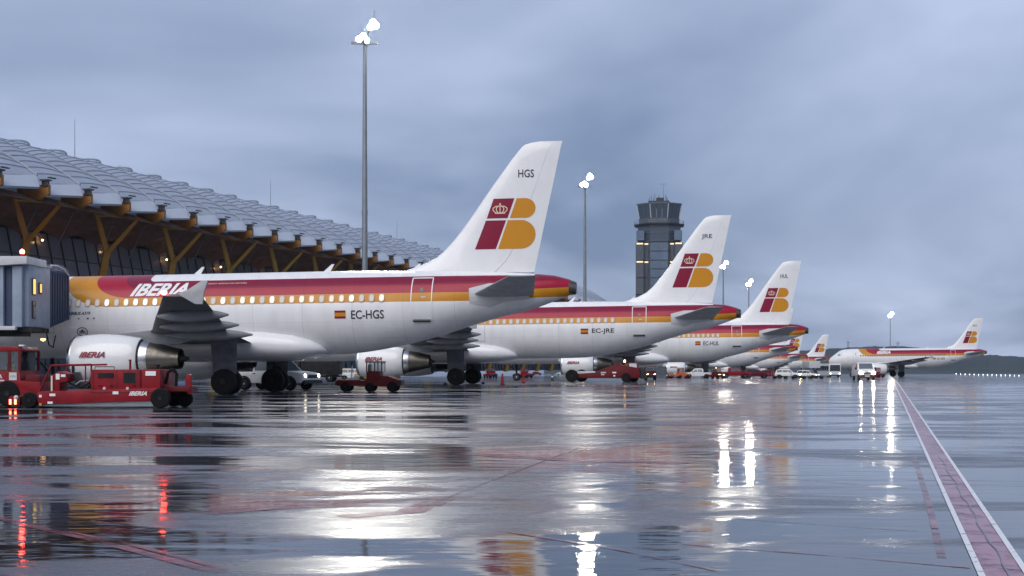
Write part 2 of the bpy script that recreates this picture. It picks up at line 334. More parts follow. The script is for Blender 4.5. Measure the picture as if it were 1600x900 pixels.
# ================================================================== TERMINAL
ALPHA = math.atan(600 / F); BAY = 7.5; EX, EY = -45.6, 137.5
term = thing('airport_terminal', 'long glass terminal with wavy aluminium roof and yellow forked columns', 'terminal', (EX, EY, 0), math.pi / 2 - ALPHA)
NB0, NB1 = -3, 38
rz_ = hermite([-.6, .9, 4, 9, 14, 18, 24, 32], [18.45, 19.9, 21.9, 24.0, 25.3, 25.8, 25.2, 22.5])
sz_ = hermite([.2, 5, 9, 13.2], [18.25, 18.3, 17.6, 16.15])
def bay_meshes():
    A = [BAY * i / 8 for i in range(9)]; arch = lambda a, k: k * math.sin(math.pi * a / BAY)
    m = {}
    Ds = [.9, 2.4, 4, 6, 8, 10, 12, 14, 16, 18, 21, 25, 32]
    drop = lambda a, D: -.8 * (1 - a / BAY) * max(0, 1 - (D - .9) / 4)
    m['roof_shell'] = MB().loft([[(a, D, rz_(D) + arch(a, min(.75, .1 * D)) + drop(a, D)) for a in A] for D in Ds], cap=False, closed=False).mesh('roof_shell', M['roof'], smooth=50)
    s = MB(); D = 2.0
    while D < 17.5:
        s.loft([[(a, D - .04, rz_(D) + arch(a, min(.75, .1 * D)) + drop(a, D) - .03), (a, D, rz_(D) + arch(a, min(.75, .1 * D)) + drop(a, D) + .06), (a, D + .04, rz_(D) + arch(a, min(.75, .1 * D)) + drop(a, D) + .02)] for a in A], cap=False, closed=False); D += .8
    m['roof_seams'] = s.mesh('roof_seams', M['seam'], smooth=0)
    s = MB()
    for a0, b0 in zip(Ds[:-4], Ds[1:-3]): s.tube((0, a0, rz_(a0) + .05), (0, b0, rz_(b0) + .05), .13, n=6)
    m['valley_gutter'] = s.mesh('valley_gutter', M['seam'])
    m['fascia'] = MB().add([(-.1, .9, 19.12), (BAY - .1, .9, 19.97), (BAY - 1.4, -.35, 18.62), (-.1, -.35, 18.0), (-.1, .9, 18.9), (BAY - .1, .9, 19.75), (BAY - 1.4, -.2, 18.42), (-.1, -.2, 17.8)],
                           [(0, 1, 2, 3), (7, 6, 5, 4), (0, 3, 7, 4), (1, 0, 4, 5), (2, 1, 5, 6), (3, 2, 6, 7)]).mesh('fascia', M['fascia'], smooth=0)
    Ss = [.6, 1.6, 3.2, 5, 7, 9, 11, 13.2]
    m['soffit'] = MB().loft([[(a, D, sz_(max(D, .2)) + arch(a, .9) * min(1, max(0, (D - .6) / 4)) - .4 - (.5 if D < 1 else 0)) for a in A] for D in Ss], cap=False, closed=False).mesh('soffit', M['soffit'], smooth=50)
    m['beam'] = MB().loft([[(-.2, D, sz_(max(D, .2)) + o0), (.2, D, sz_(max(D, .2)) + o0), (.2, D, sz_(max(D, .2)) + .75), (-.2, D, sz_(max(D, .2)) + .75)] for D, o0 in ((-.5, -.2), (.6, -.75), (1.6, -.6), (3.0, -.3))]).mesh('beam', M['beam'])
    m['gutter_bracket'] = MB().box(-.5, .3, -.6, .3, 19.35, 19.5).box(-.35, .7, -.8, -.5, 19.6, 19.72).box(-.3, .0, -.5, .2, 18.8, 19.35).mesh('gutter_bracket', M['ink'])
    s = MB(); pts = []
    for i in range(15):
        t = i / 14; pts.append((.9 + 5.9 * t, 16.6 - 1.4 * math.sin(math.pi * t), 26.35 + .45 * math.sin(math.pi * t) ** .6))
    s.path(pts, .13); s.path([(p[0], p[1], p[2] - .3) for p in pts], .10)
    for p in pts[::7]: s.tube(p, (p[0], p[1] + .2, p[2] - .9), .05, n=5)
    m['skylight_rim'] = s.mesh('skylight_rim', M['fascia'])
    # leaning facade: bottom nearer to the apron than the top
    s = MB(); fd = lambda z: 9.6 + 3.5 * z / 16.3
    for k in range(4):
        a = BAY * k / 3
        if k < 3: s.add([(a - .07, fd(0) - .12, .3), (a + .07, fd(0) - .12, .3), (a + .07, fd(16.4) - .12, 16.4), (a - .07, fd(16.4) - .12, 16.4), (a - .07, fd(0) + .1, .3), (a + .07, fd(0) + .1, .3), (a + .07, fd(16.4) + .1, 16.4), (a - .07, fd(16.4) + .1, 16.4)],
                       [(0, 1, 2, 3), (4, 7, 6, 5), (0, 4, 5, 1), (1, 5, 6, 2), (2, 6, 7, 3), (3, 7, 4, 0)])
    for z in (5.2, 8.0, 10.8, 13.6): s.box(0, BAY, fd(z) - .1, fd(z) + .08, z - .06, z + .06)
    m['mullions'] = s.mesh('mullions', M['mull'], smooth=0)
    for r, (z0, z1) in enumerate(((8.06, 10.74), (10.86, 13.54), (13.66, 16.3))):
        m['pane%d' % r] = MB().add([(.07, fd(z0), z0), (BAY / 3 - .07, fd(z0), z0), (BAY / 3 - .07, fd(z1), z1), (.07, fd(z1), z1), (.07, fd(z0) + .03, z0), (BAY / 3 - .07, fd(z0) + .03, z0), (BAY / 3 - .07, fd(z1) + .03, z1), (.07, fd(z1) + .03, z1)],
                              [(0, 1, 2, 3), (7, 6, 5, 4), (0, 4, 5, 1), (1, 5, 6, 2), (2, 6, 7, 3), (3, 7, 4, 0)]).mesh('pane', M['facade'], smooth=0)
    s = MB().box(.07, BAY, fd(1.5), fd(1.5) + .06, .2, 5.1).box(.07, BAY, fd(6) , fd(6) + .06, 5.3, 7.95)
    m['lower_wall'] = s.mesh('lower_wall', M['twpanel'], smooth=0)
    m['floor_slab'] = MB().box(0, BAY, 9.4, 34, 4.9, 5.15).mesh('floor_slab', M['conc'], smooth=0)
    m['core_wall'] = MB().box(0, BAY, 24, 24.4, 0, 22).mesh('core_wall', M['conc'], smooth=0)
    m['lamp'] = MB().lathe([(-.10, .03), (-.07, .09), (0, .11), (.07, .09), (.10, .03)], (0, 0, 0), 'z', 10).mesh('lamp', M['slamp'])
    return m
BM = bay_meshes(); far_panes = MB()
for n in range(NB0, NB1):
    x = n * BAY
    for k in ('roof_shell', 'roof_seams', 'valley_gutter', 'fascia', 'soffit', 'beam', 'gutter_bracket', 'skylight_rim', 'mullions', 'lower_wall', 'floor_slab', 'core_wall'):
        if k in ('roof_seams', 'gutter_bracket') and n > 26: continue
        o = obj(k, BM[k], term, (x, 0, 0))
        if k == 'roof_shell': shell = o
    if n < 29:
        for c in range(3):
            for r in range(3): obj('pane', BM['pane%d' % r], term, (x + c * BAY / 3, 0, 0))
    else:
        for c in range(3):
            for r in range(3): far_panes.add([(v.co.x + x + c * BAY / 3, v.co.y, v.co.z) for v in BM['pane%d' % r].vertices], [tuple(p.vertices) for p in BM['pane%d' % r].polygons])
    if n < 16 and n % 2 == 0:
        obj('lamp', BM['lamp'], term, (x + 3.2 + random.uniform(-2.2, 2.2), 12.35, 15.5 + random.uniform(-.4, .3)))
tag(far_panes.build('far_panes', M['facade'], term, smooth=0), kind='stuff')
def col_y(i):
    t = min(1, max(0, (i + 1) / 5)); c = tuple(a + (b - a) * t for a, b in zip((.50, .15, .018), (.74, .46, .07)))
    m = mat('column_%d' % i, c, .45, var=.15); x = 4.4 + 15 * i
    s = MB(); nd = Vector((x, 5, 14.3))
    def limb(a, b, w0, w1, d0, d1):
        a, b = Vector(a), Vector(b); s.loft([[(p.x - w, p.y, p.z), (p.x, p.y - d, p.z), (p.x + w, p.y, p.z), (p.x, p.y + d, p.z)] for p, w, d in ((a, w0, d0), (a.lerp(b, .5), (w0 + w1) / 2 + .05, (d0 + d1) / 2 + .05), (b, w1, d1))])
    limb((x + 2.2, 9.3, 0), nd, .55, .5, .6, .5)
    c0 = s.build('forked_column', m, term)
    s = MB(); limb(nd + Vector((0, 0, -.4)), (x - 1.7, 5.3, 18.2), .4, .3, .4, .3); s.build('arm', m, c0)
    s = MB(); limb(nd + Vector((0, 0, -.4)), (x - .3, .9, 17.7), .42, .26, .42, .3); s.build('arm', m, c0)
    s = MB(); s.tube((x - 1.7, 5.2, 18.0), (x - .3, 1.0, 17.75), .14); s.build('tie_rod', M['tie'], c0)
    s = MB(); s.tube((x + 1.4, 6.6, 14.2), (x + 3.2, 6.0, 17.8), .05, n=6).build('stay_rod', M['galv'], c0); MB().tube((x + 8.4, 7.6, 13.2), (x + 9.6, 5.8, 17.9), .05, n=6).build('stay_rod', M['galv'], c0)
for i in range(-1, 18): col_y(i)
for a, h in ((33.4, 6.0), (90, 5.6), (150.2, 5.0)): MB().tube((a, 18, 25.6), (a, 18, 25.9 + h), .07, .03, 6).build('roof_mast', M['seam'], term)
for a in (38, 47): MB().add([(a, 17.5, 26), (a + 3.4, 16.4, 27.2), (a + 3.6, 18.2, 27.2), (a + .2, 19.3, 26), (a, 17.5, 25.8), (a + 3.4, 16.4, 27.0), (a + 3.6, 18.2, 27.0), (a + .2, 19.3, 25.8)],
        [(0, 1, 2, 3), (7, 6, 5, 4), (0, 4, 5, 1), (1, 5, 6, 2), (2, 6, 7, 3), (3, 7, 4, 0)]).build('skylight_flap', M['fascia'], term, smooth=0)

# ================================================================== CONTROL TOWER
def tower():
    Z = 470.0; b = at(1030, Z); s = F / Z; zz = lambda py: zpx(py, Z) - b.z
    t = thing('control_tower', 'tall octagonal airport control tower with dark glass cab and antennas', 'control tower', b, R(-6))
    def octo(r, z, k=.414): return [(r * math.cos(R(22.5 + 45 * i)) / math.cos(R(22.5)), r * math.sin(R(22.5 + 45 * i)) / math.cos(R(22.5)), z) for i in range(8)]
    MB().loft([octo(6.7, 0), octo(6.7, zz(380))]).build('shaft', M['twpanel'], t, smooth=0)
    # corner panels to the sides, glazed stair strip to the front
    edges = [0, zz(560)] + [zz(y) for y in (534, 506, 478, 462, 436, 409, 381)]
    for z0, z1 in zip(edges[:-1], edges[1:]):
        for sx in (-1, 1):
            for k in range(2):
                xa, xb = (3.2, 5.0) if k == 0 else (5.1, 7.7)
                MB().box(min(sx * xa, sx * xb), max(sx * xa, sx * xb), -7.3 + (1.6 if k == 0 else .0), 3, z0 + .12, z1 - .12).build('cladding_panel', M['twpanel'], t, smooth=0)
        if z1 > 20:
            for k in range(2):
                n = max(1, round((z1 - z0) / 3.1)); 
                for q in range(n):
                    za, zb = z0 + (z1 - z0) * q / n, z0 + (z1 - z0) * (q + 1) / n
                    MB().box(-2.9 + 2.95 * k, -.05 + 2.95 * k, -7.0, -6.5, za + .15, zb - .15).build('stair_pane', M['twstrip'], t, smooth=0)
    for z1 in (zz(381), zz(409)):
        for x0, x1, y in ((-7.4, -5.3, -7.36), (-4.8, -3.3, -5.76), (3.3, 4.8, -5.76), (5.3, 7.4, -7.36)): MB().box(x0, x1, y - .12, y - .02, z1 - .75, z1 - .3).build('wash_light', M['twlight'], t, smooth=0)
    MB().loft([octo(7.0, zz(380)), octo(7.0, zz(354))]).build('equipment_floor', M['twglass'], t, smooth=0)
    s_ = MB()
    for z in (zz(379), zz(366), zz(356)): s_.loft([octo(7.12, z - .2), octo(7.12, z + .2)])
    s_.build('floor_band', M['twpanel'], t, smooth=0)
    for x in (-6.2, 6.2): MB().box(x - 1.3, x + 1.3, -6.6, -3.5, zz(378), zz(363)).build('window_bay', M['twstrip'], t, smooth=0)
    MB().loft([octo(8.1, zz(354)), octo(8.3, zz(352))]).build('gallery', M['mull'], t, smooth=0)
    r = MB()
    for i in range(8):
        for h in (.55, 1.1): r.tube(octo(8.1, zz(352) + h)[i], octo(8.1, zz(352) + h)[(i + 1) % 8], .05, n=5)
        r.tube(octo(8.1, zz(352))[i], octo(8.1, zz(352) + 1.1)[i], .06, n=5)
    r.build('railing', M['galv'], t)
    MB().loft([octo(6.6, zz(352)), octo(6.7, zz(343))]).build('cab_base', M['twpanel'], t, smooth=0)
    lo, hi = octo(6.55, zz(343)), octo(7.35, zz(322))
    for i in range(8):
        j = (i + 1) % 8
        for k in range(3):
            L0 = Vector(lo[i]).lerp(Vector(lo[j]), k / 3 + .01); L1 = Vector(lo[i]).lerp(Vector(lo[j]), (k + 1) / 3 - .01); H0 = Vector(hi[i]).lerp(Vector(hi[j]), k / 3 + .01); H1 = Vector(hi[i]).lerp(Vector(hi[j]), (k + 1) / 3 - .01)
            inn = lambda p: p * 1 - Vector((p.x, p.y, 0)).normalized() * .15
            MB().add([L0, L1, H1, H0, inn(L0), inn(L1), inn(H1), inn(H0)], [(0, 1, 2, 3), (7, 6, 5, 4), (0, 4, 5, 1), (1, 5, 6, 2), (2, 6, 7, 3), (3, 7, 4, 0)]).build('cab_pane', M['twglass'], t, smooth=0)
        MB().tube(lo[i], hi[i], .16, n=6).build('cab_mullion', M['pale'], t)
    MB().loft([octo(7.5, zz(322)), octo(7.5, zz(320)), octo(5.5, zz(318.5))]).build('cab_roof', M['twpanel'], t, smooth=0)
    rr = random.Random(3)
    for i in range(13):
        x, y = rr.uniform(-3.6, 3.6), rr.uniform(-3, 3); MB().tube((x, y, zz(319)), (x, y, zz(319) + rr.uniform(1.5, 3.2)), .07, n=5).build('antenna', M['mull'], t)
    MB().box(-3.4, 3.4, -2.4, 2.4, zz(319), zz(319) + .9).box(-1, 1.6, -1.5, 1.5, zz(319), zz(319) + 2).build('roof_plant', M['mull'], t)
    MB().tube((1.4, 0, zz(319)), (1.4, 0, zz(287)), .14, .07, 6).box(.2, 2.6, -.06, .06, zz(288), zz(288) + .14).build('mast', M['galv'], t)
tower()

# ================================================================== FLOODLIGHT MASTS
def flood_mast(px, Z, label, top=28.8, k=1.0, lens='lamp'):
    b = at(px, Z); t = thing('floodlight_mast', label, 'floodlight', b, 0, 'floodlight masts along the apron')
    h = top - b.z - 1.2
    MB().tube((0, 0, 0), (0, 0, .5), .5, .45, 14).build('base_plate', M['conc'], t)
    MB().tube((0, 0, .5), (0, 0, h * .5), .27, .22, 14).tube((0, 0, h * .5), (0, 0, h), .22, .15, 14).build('pole', M['galv'], t)
    MB().tube((0, 0, h * .5 - .2), (0, 0, h * .5 + .2), .25, .25, 14).build('joint_collar', M['galv'], t)
    c = MB().box(-1.1, 1.1, -.12, .12, h - .15, h + .05).box(-.12, .12, -1.1, 1.1, h - .15, h + .05); c.tube((0, 0, h), (.75, 0, h + 2.0), .08, .06, 8); c.build('crossarm', M['galv'], t)
    spots = [(-.42, -.2, .2), (-.05, -.5, .35), (.12, -.1, .12), (.5, -.25, 1.15), (.72, -.4, 1.5), (.92, -.1, 1.3)]
    for x, y, z in spots:
        o = MB().lathe([(-.1, .27 * k), (.0, .26 * k), (.18, .14 * k), (.24, .03)], (x, y, h + z), 'y', 16).build('floodlight', M['galv'], t)
        MB().lathe([(-.15, .03), (-.13, .15 * k), (-.105, .235 * k)], (x, y, h + z), 'y', 16).build('lens', M[lens], o)
    MB().tube((.75, 0, h + 2.0), (.75, 0, h + 2.6), .05, .03, 6).build('obstruction_light_stem', M['galv'], t)
    return t
flood_mast(570, 114.4, 'tallest floodlight mast, brightly glowing, standing behind the nearest airliner')
flood_mast(914, 206, 'floodlight mast standing right of the nearest tail fin, head lit', k=1.2, lens='lamp2')
flood_mast(1130, 377, 'lit floodlight mast just right of the second tail fin', k=1.6, lens='lamp2')
flood_mast(1170, 457, 'small lit floodlight mast between the second and third tail fins', k=1.9, lens='lamp2')
flood_mast(1391, 744, 'far floodlight mast standing above the taxiing airliner', k=3.0, lens='lamp2')

# ================================================================== AIRLINERS
SH = .012                                                # the parked attitude: slightly nose-down
def livery(E, FW):
    m = bpy.data.materials.new('livery'); m.use_nodes = True; t = m.node_tree; b = t.nodes['Principled BSDF']; l = t.links.new
    def op(o, a, b_=None, c=None):
        n = t.nodes.new('ShaderNodeMath'); n.operation = o
        for i, v in enumerate((a, b_, c)):
            if v is None: continue
            if isinstance(v, (int, float)): n.inputs[i].default_value = v
            else: l(v, n.inputs[i])
        return n.outputs[0]
    c = t.nodes.new('ShaderNodeTexCoord'); s = t.nodes.new('ShaderNodeSeparateXYZ'); l(c.outputs['Object'], s.inputs[0])
    x = s.outputs[0]; z = op('ADD', s.outputs[2], op('MULTIPLY', op('SUBTRACT', x, 14 + E), SH))
    zt = op('SUBTRACT', z, op('MULTIPLY', op('MINIMUM', op('MAXIMUM', op('DIVIDE', op('SUBTRACT', 4.0, x), 4.5), 0), 1), .20))
    xf = op('SUBTRACT', x, FW)
    def area(zb, bz, xr, ax, zc):
        mm = op('DIVIDE', op('MAXIMUM', op('SUBTRACT', xf, xr), 0), ax); nn = op('DIVIDE', op('MAXIMUM', op('SUBTRACT', zb + bz, zc), 0), bz)
        return op('LESS_THAN', op('ADD', op('MULTIPLY', mm, mm), op('MULTIPLY', nn, nn)), 1)
    def mixc(f, a, col):
        n = t.nodes.new('ShaderNodeMix'); n.data_type = 'RGBA'; l(f, n.inputs[0]); n.inputs[7].default_value = (*col, 1)
        if isinstance(a, tuple): n.inputs[6].default_value = (*a, 1)
        else: l(a, n.inputs[6])
        return n.outputs[2]
    col = mixc(area(4.18, 1.5, 21.2, 2.4, zt), WHITE, YEL)
    col = mixc(area(4.59, 1.1, 20.2, 1.95, zt), col, RED)
    col = mixc(area(4.97, .7, 19.6, 1.1, zt), col, (.22, .006, .036))
    top = op('MULTIPLY', area(5.38, .18, 19.2, .28, z), op('GREATER_THAN', x, 1.15))
    col = mixc(top, col, WHITE)
    # road grime: thin vertical streaks and broad smudges
    mpn = t.nodes.new('ShaderNodeMapping'); mpn.inputs['Scale'].default_value = (1.4, 1, .35); l(c.outputs['Object'], mpn.inputs[0])
    n = t.nodes.new('ShaderNodeTexNoise'); n.inputs['Scale'].default_value = 1.5; n.inputs['Detail'].default_value = 6; l(mpn.outputs[0], n.inputs['Vector'])
    r = t.nodes.new('ShaderNodeMapRange'); r.inputs[1].default_value = .3; r.inputs[2].default_value = .65; r.inputs[3].default_value = .90; r.inputs[4].default_value = 1; l(n.outputs[0], r.inputs[0])
    # skin joints every frame bay, faint
    fr = op('FRACT', op('MULTIPLY', x, 1 / 2.36)); jl = op('MULTIPLY_ADD', op('LESS_THAN', fr, .011), -.20, 1)
    for zl in (3.3, 2.55): jl = op('MULTIPLY', jl, op('MULTIPLY_ADD', op('LESS_THAN', op('ABSOLUTE', op('SUBTRACT', z, zl)), .012), -.12, 1))
    g = t.nodes.new('ShaderNodeMix'); g.data_type = 'RGBA'; g.blend_type = 'MULTIPLY'; g.inputs[0].default_value = 1; l(col, g.inputs[6]); l(op('MULTIPLY', r.outputs[0], jl), g.inputs[7])
    l(g.outputs[2], b.inputs['Base Color'])
    b.inputs['Roughness'].default_value = .30; b.inputs['Specular IOR Level'].default_value = .4
    return m

def naca(c): c = min(max(c, 0), 1); return 5 * (.2969 * math.sqrt(c) - .126 * c - .3516 * c * c + .2843 * c ** 3 - .1036 * c ** 4)
CH_S = [0, .008, .03, .07, .13, .21, .31, .42, .54, .67, .8, .91, 1]
FLE = hermite([5.3, 5.55, 5.79, 6.05, 6.34, 6.69, 7.13, 8.11, 9.2, 10.24, 11.23, 11.52, 11.6, 11.66], [9.0, 7.9, 7.14, 6.37, 5.80, 5.39, 4.99, 4.23, 3.47, 2.71, 1.95, 1.65, 1.35, .9])
FTE = hermite([5.3, 8.38, 10.76, 11.35, 11.66], [1.26, .6, .09, -.03, -.12])
def fin_y(u, z):
    le, te = FLE(z), FTE(z); ch = le - te
    return min(ch, 6.2) * .088 * naca((le - u) / ch) * (1 if z < 11.3 else max(.15, (11.68 - z) / .38))
_shared = {}
def shared(key, fn):
    if key not in _shared: _shared[key] = fn()
    return _shared[key]
def wheel(parent, x, y, z, r, w, name='wheel', rimcol='pale', rim=.55):
    t = shared(('tyre', r, w), lambda: MB().lathe([(-w / 2, r * .6), (-w / 2, r * .86), (-w * .40, r * .97), (-w * .2, r), (w * .2, r), (w * .40, r * .97), (w / 2, r * .86), (w / 2, r * .6)], (0, 0, 0), 'y', 22).mesh('tyre', M['rubber']))
    o = obj(name, t, parent, (x, y, z))
    rm = shared(('rim', r, w, rimcol, rim), lambda: MB().lathe([(-w / 2 - .012, .02), (-w / 2 - .02, r * .2), (-w / 2 + .02, r * .25), (-w / 2 + .03, r * (rim - .08)), (-w / 2 - .01, r * rim), (-w / 2 + .02, r * (rim + .06)), (w / 2 - .02, r * (rim + .06)), (w / 2 + .01, r * rim), (w / 2 - .03, r * (rim - .08)), (w / 2 - .02, r * .25), (w / 2 + .02, r * .2), (w / 2 + .012, .02)], (0, 0, 0), 'y', 16).mesh('rim', M[rimcol]))
    obj('rim', rm, o); return o

def airliner(label, X, Z, theta, E=0.0, FX=0.0, reg=None, code=None, lit='lit', k=1.0, full=True, nav='redoff'):
    """local axes: +x to the nose, +y to port, origin on the ground below the rear tip of the fin. E: extra length behind the wing, FX: ahead of it"""
    root = thing('airliner', label, 'airplane', (X, Z, gz(Z)), math.pi - R(theta), 'airliners in white, red and yellow')
    NX = 29.42 + E + FX; sh = lambda u: SH * (u - 14 - E)
    U = [-.75, -.46, .24, 1.44, 2.65, 4.28, 5.64, 8.3, 10.1, 11.5]; T = [5.0, 5.17, 5.365, 5.48, 5.56, 5.64, 5.68, 5.75, 5.78, 5.78]; B = [4.47, 4.43, 4.165, 3.76, 3.5, 3.05, 2.62, 2.04, 1.83, 1.8]; Wd = [.28, .38, .62, .97, 1.25, 1.55, 1.74, 1.93, 1.96, 1.97]
    for a, t_, b_, w_ in ((4.9, 5.78, 1.8, 1.97), (3.4, 5.70, 1.84, 1.93), (2.4, 5.50, 1.95, 1.80), (1.75, 5.10, 2.1, 1.60), (1.2, 4.68, 2.28, 1.30), (.7, 4.30, 2.5, .98), (.3, 3.92, 2.75, .60), (.08, 3.6, 2.98, .30), (0, 3.3, 3.22, .03)):
        U.append(NX - a); T.append(t_); B.append(b_); Wd.append(w_)
    ft, fb, fw = hermite(U, T), hermite(U, B), hermite(U, Wd)
    def skin(u, z, off=.006):                             # point on the port skin at station u, unsheared height z
        t_, b_ = ft(u), fb(u); c, h = (t_ + b_) / 2, (t_ - b_) / 2; q = min(.999, max(-.999, (z - c) / h))
        y = fw(u) * math.sqrt(1 - q * q); n = Vector((0, y / fw(u) ** 2, (z - c) / h ** 2)).normalized() * off
        return (u, y + n.y, z + n.z - sh(u))
    st = sorted(set(U + [(-.46 + 11.96 * i / 16) for i in range(17)] + [NX - 4.9 + 4.9 * i / 14 for i in range(14)] + [12 + E / 2, 18 + E]))
    rings = []
    for u in st:
        t_, b_, w_ = ft(u), fb(u), fw(u); c, h = (t_ + b_) / 2, (t_ - b_) / 2
        rings.append([(u, w_ * math.cos(2 * math.pi * i / 40), c + h * math.sin(2 * math.pi * i / 40) - sh(u)) for i in range(40)])
    lv = livery(E, E + FX)
    MB().loft(rings).build('fuselage', lv, root, smooth=50)
    e_ = MB(); r0 = [(-.47, .39 * math.cos(2 * math.pi * i / 20), 4.80 + .365 * math.sin(2 * math.pi * i / 20) - sh(-.5)) for i in range(20)]
    e_.loft([[(p[0] + .03, p[1] * 1.03, p[2]) for p in r0], [(p[0] - .30, p[1] * .80, p[2] - .04 + (p[2] - 4.95) * -.22) for p in r0], [(p[0] - .28, p[1] * .62, p[2] + (p[2] - 4.95) * -.4) for p in r0]]); e_.build('exhaust_cone', M['nozzle'], root)
    # fin
    fz = [5.3, 5.55, 5.79, 6.05, 6.34, 6.69, 7.13, 7.6, 8.11, 8.7, 9.2, 9.8, 10.24, 10.8, 11.23, 11.42, 11.52, 11.6, 11.65]
    def foil(z, a, b_):
        le, te = FLE(z), FTE(z); ch = le - te; cs = [c for c in CH_S if a < c < b_]; cs = [a] + cs + [b_]
        us = [le - ch * c for c in cs]
        return [(u, fin_y(u, z), z - sh(u)) for u in us] + [(u, -fin_y(u, z), z - sh(u)) for u in reversed(us)]
    fin = MB().loft([foil(z, 0, .72) for z in fz]).build('tail_fin', M['white'], root, smooth=50)
    MB().loft([foil(z, .724, 1) for z in fz if z > 5.5]).build('rudder', M['white'], fin, smooth=50)
    def onfin(side):
        return lambda u, z: (u, side * (fin_y(u, z) + .012), z - sh(u))
    def arc(cx, cz, rx, rz, a0, a1, n=12): return [(cx + rx * math.cos(R(a0 + (a1 - a0) * i / n)), cz + rz * math.sin(R(a0 + (a1 - a0) * i / n))) for i in range(n + 1)]
    logo = [('maroon', [(3.11, 9.01), (2.13, 9.01), (2.45, 8.09), (3.43, 8.09)]), ('maroon', [(3.47, 7.99), (2.52, 7.99), (3.0, 6.65), (3.98, 6.65)]),
            ('yellow', [(2.02, 9.01)] + arc(1.62, 8.55, -.48, .46, 90, -90) + [(2.34, 8.09)]), ('yellow', [(2.43, 7.99)] + arc(1.82, 7.32, -.68, .67, 90, -90) + [(2.9, 6.65)])]
    if k < 2:
        for side in ((1, -1) if k < 1.5 else (1,)):
            for mm, poly in logo:
                if side < 0: poly = [(2 * 2.3 - p[0] + .45, p[1]) for p in poly] if False else poly
                decal('emblem', sliced(poly, 5), onfin(side), M[mm], fin)
        # crown: base band, five arches, cross
        cr = []
        cx, cz = 2.80, 8.40
        def crown(f):
            m_ = MB(); P = lambda x, z: f(cx - x, z)
            def quad(a): m_.add([P(*p) for p in a], [tuple(range(len(a)))])
            def band(pts, w):
                for (x0, z0), (x1, z1) in zip(pts[:-1], pts[1:]):
                    d = Vector((x1 - x0, z1 - z0)).normalized(); q = Vector((-d.y, d.x)) * w / 2
                    quad([(x0 + q.x, z0 + q.y), (x1 + q.x, z1 + q.y), (x1 - q.x, z1 - q.y), (x0 - q.x, z0 - q.y)])
            band([(-.24, 8.33), (.24, 8.33)], .06)
            for x1, bul in ((-.30, -.05), (-.15, -.04), (.0, 0), (.15, .04), (.30, .05)):
                band([(x1 * .72, 8.36), (x1 + bul * .6, 8.46), (x1 + bul * .6, 8.56), (x1 * .7, 8.64), (0 + x1 * .2, 8.66)], .042)
            band([(0, 8.66), (0, 8.80)], .04); band([(-.05, 8.74), (.05, 8.74)], .035)
            return m_
        crown(lambda u, z: (u, fin_y(u, z) + .02, z - sh(u))).build('crown_emblem', M['cream'], fin, smooth=0)
    if code:
        decal('fin_code', letters(code, .37, 0, .012, .74, 2), lambda s_, t_: (1.95 - s_, fin_y(1.95 - s_, 9.98 + t_) + .012, 9.98 + t_ - sh(1.95)), M['ink'], fin)
    # horizontal stabilizers
    for sd in (1, -1):
        def hs(y):
            f = (y - .5) / 5.1; le = 4.3 + (1.72 - 4.3) * f; te = 1.2 + (.55 - 1.2) * f; z = 4.36 + .66 * f; ch = le - te; th = .095 * ch * (1 if y < 5.5 else .4)
            return [(le - ch * c, sd * y, z + th * naca(c) - sh(1.5)) for c in CH_S] + [(le - ch * c, sd * y, z - th * naca(c) - sh(1.5)) for c in reversed(CH_S[1:-1])]
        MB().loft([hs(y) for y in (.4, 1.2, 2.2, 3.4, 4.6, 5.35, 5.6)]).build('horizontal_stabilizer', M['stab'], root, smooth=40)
    decal('root_plate', sliced([(4.08, 4.76), (3.2, 4.98), (2.0, 5.0), (1.35, 4.66), (1.35, 4.26), (2.5, 4.12), (3.12, 3.88), (4.05, 4.05)], 7), lambda u, z: skin(u, z, .008), M['pale'], root)
    # belly fairing
    rings = []
    for u, w_, t_, b_ in ((21.9, 1.2, 2.4, 1.84), (21.0, 1.95, 2.75, 1.68), (19.5, 2.15, 3.1, 1.56), (16, 2.2, 3.22, 1.50), (13.8, 2.17, 3.12, 1.50), (12.4, 2.06, 2.92, 1.55), (11.6, 1.85, 2.66, 1.66), (11.1, 1.55, 2.38, 1.78), (10.9, 1.2, 2.15, 1.86)):
        u += E; c, h = (t_ + b_) / 2, (t_ - b_) / 2
        rings.append([(u, w_ * math.copysign(abs(math.cos(a)) ** .75, math.cos(a)), c + h * math.copysign(abs(math.sin(a)) ** .8, math.sin(a)) - sh(u)) for a in [2 * math.pi * i / 36 for i in range(36)]])
    MB().loft(rings).build('belly_fairing', M['white'], root, smooth=45)
    # wings
    for sd in (1, -1):
        def ws(y, le, te, z, tc_):
            ch = le - te
            return [(E + le - ch * c, sd * y, z + tc_ * ch * (naca(c) * .62 + .10 * math.sin(math.pi * c)) - .02 * ch * c - sh(E + 15)) for c in CH_S] + [(E + le - ch * c, sd * y, z - tc_ * ch * naca(c) * .40 - .02 * ch * c - sh(E + 15)) for c in reversed(CH_S[1:-1])]
        secs = [(.3, 20.4, 14.3, 2.30, .14), (1.95, 19.5, 14.2, 2.48, .14), (4.2, 18.4, 14.1, 2.70, .13), (6.4, 17.3, 13.95, 2.92, .12), (9.7, 15.9, 13.1, 3.25, .115), (13, 14.45, 12.35, 3.57, .11), (16.25, 13.05, 11.6, 3.88, .10)]
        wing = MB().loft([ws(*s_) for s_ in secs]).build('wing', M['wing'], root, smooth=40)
        o = sd * 16.25
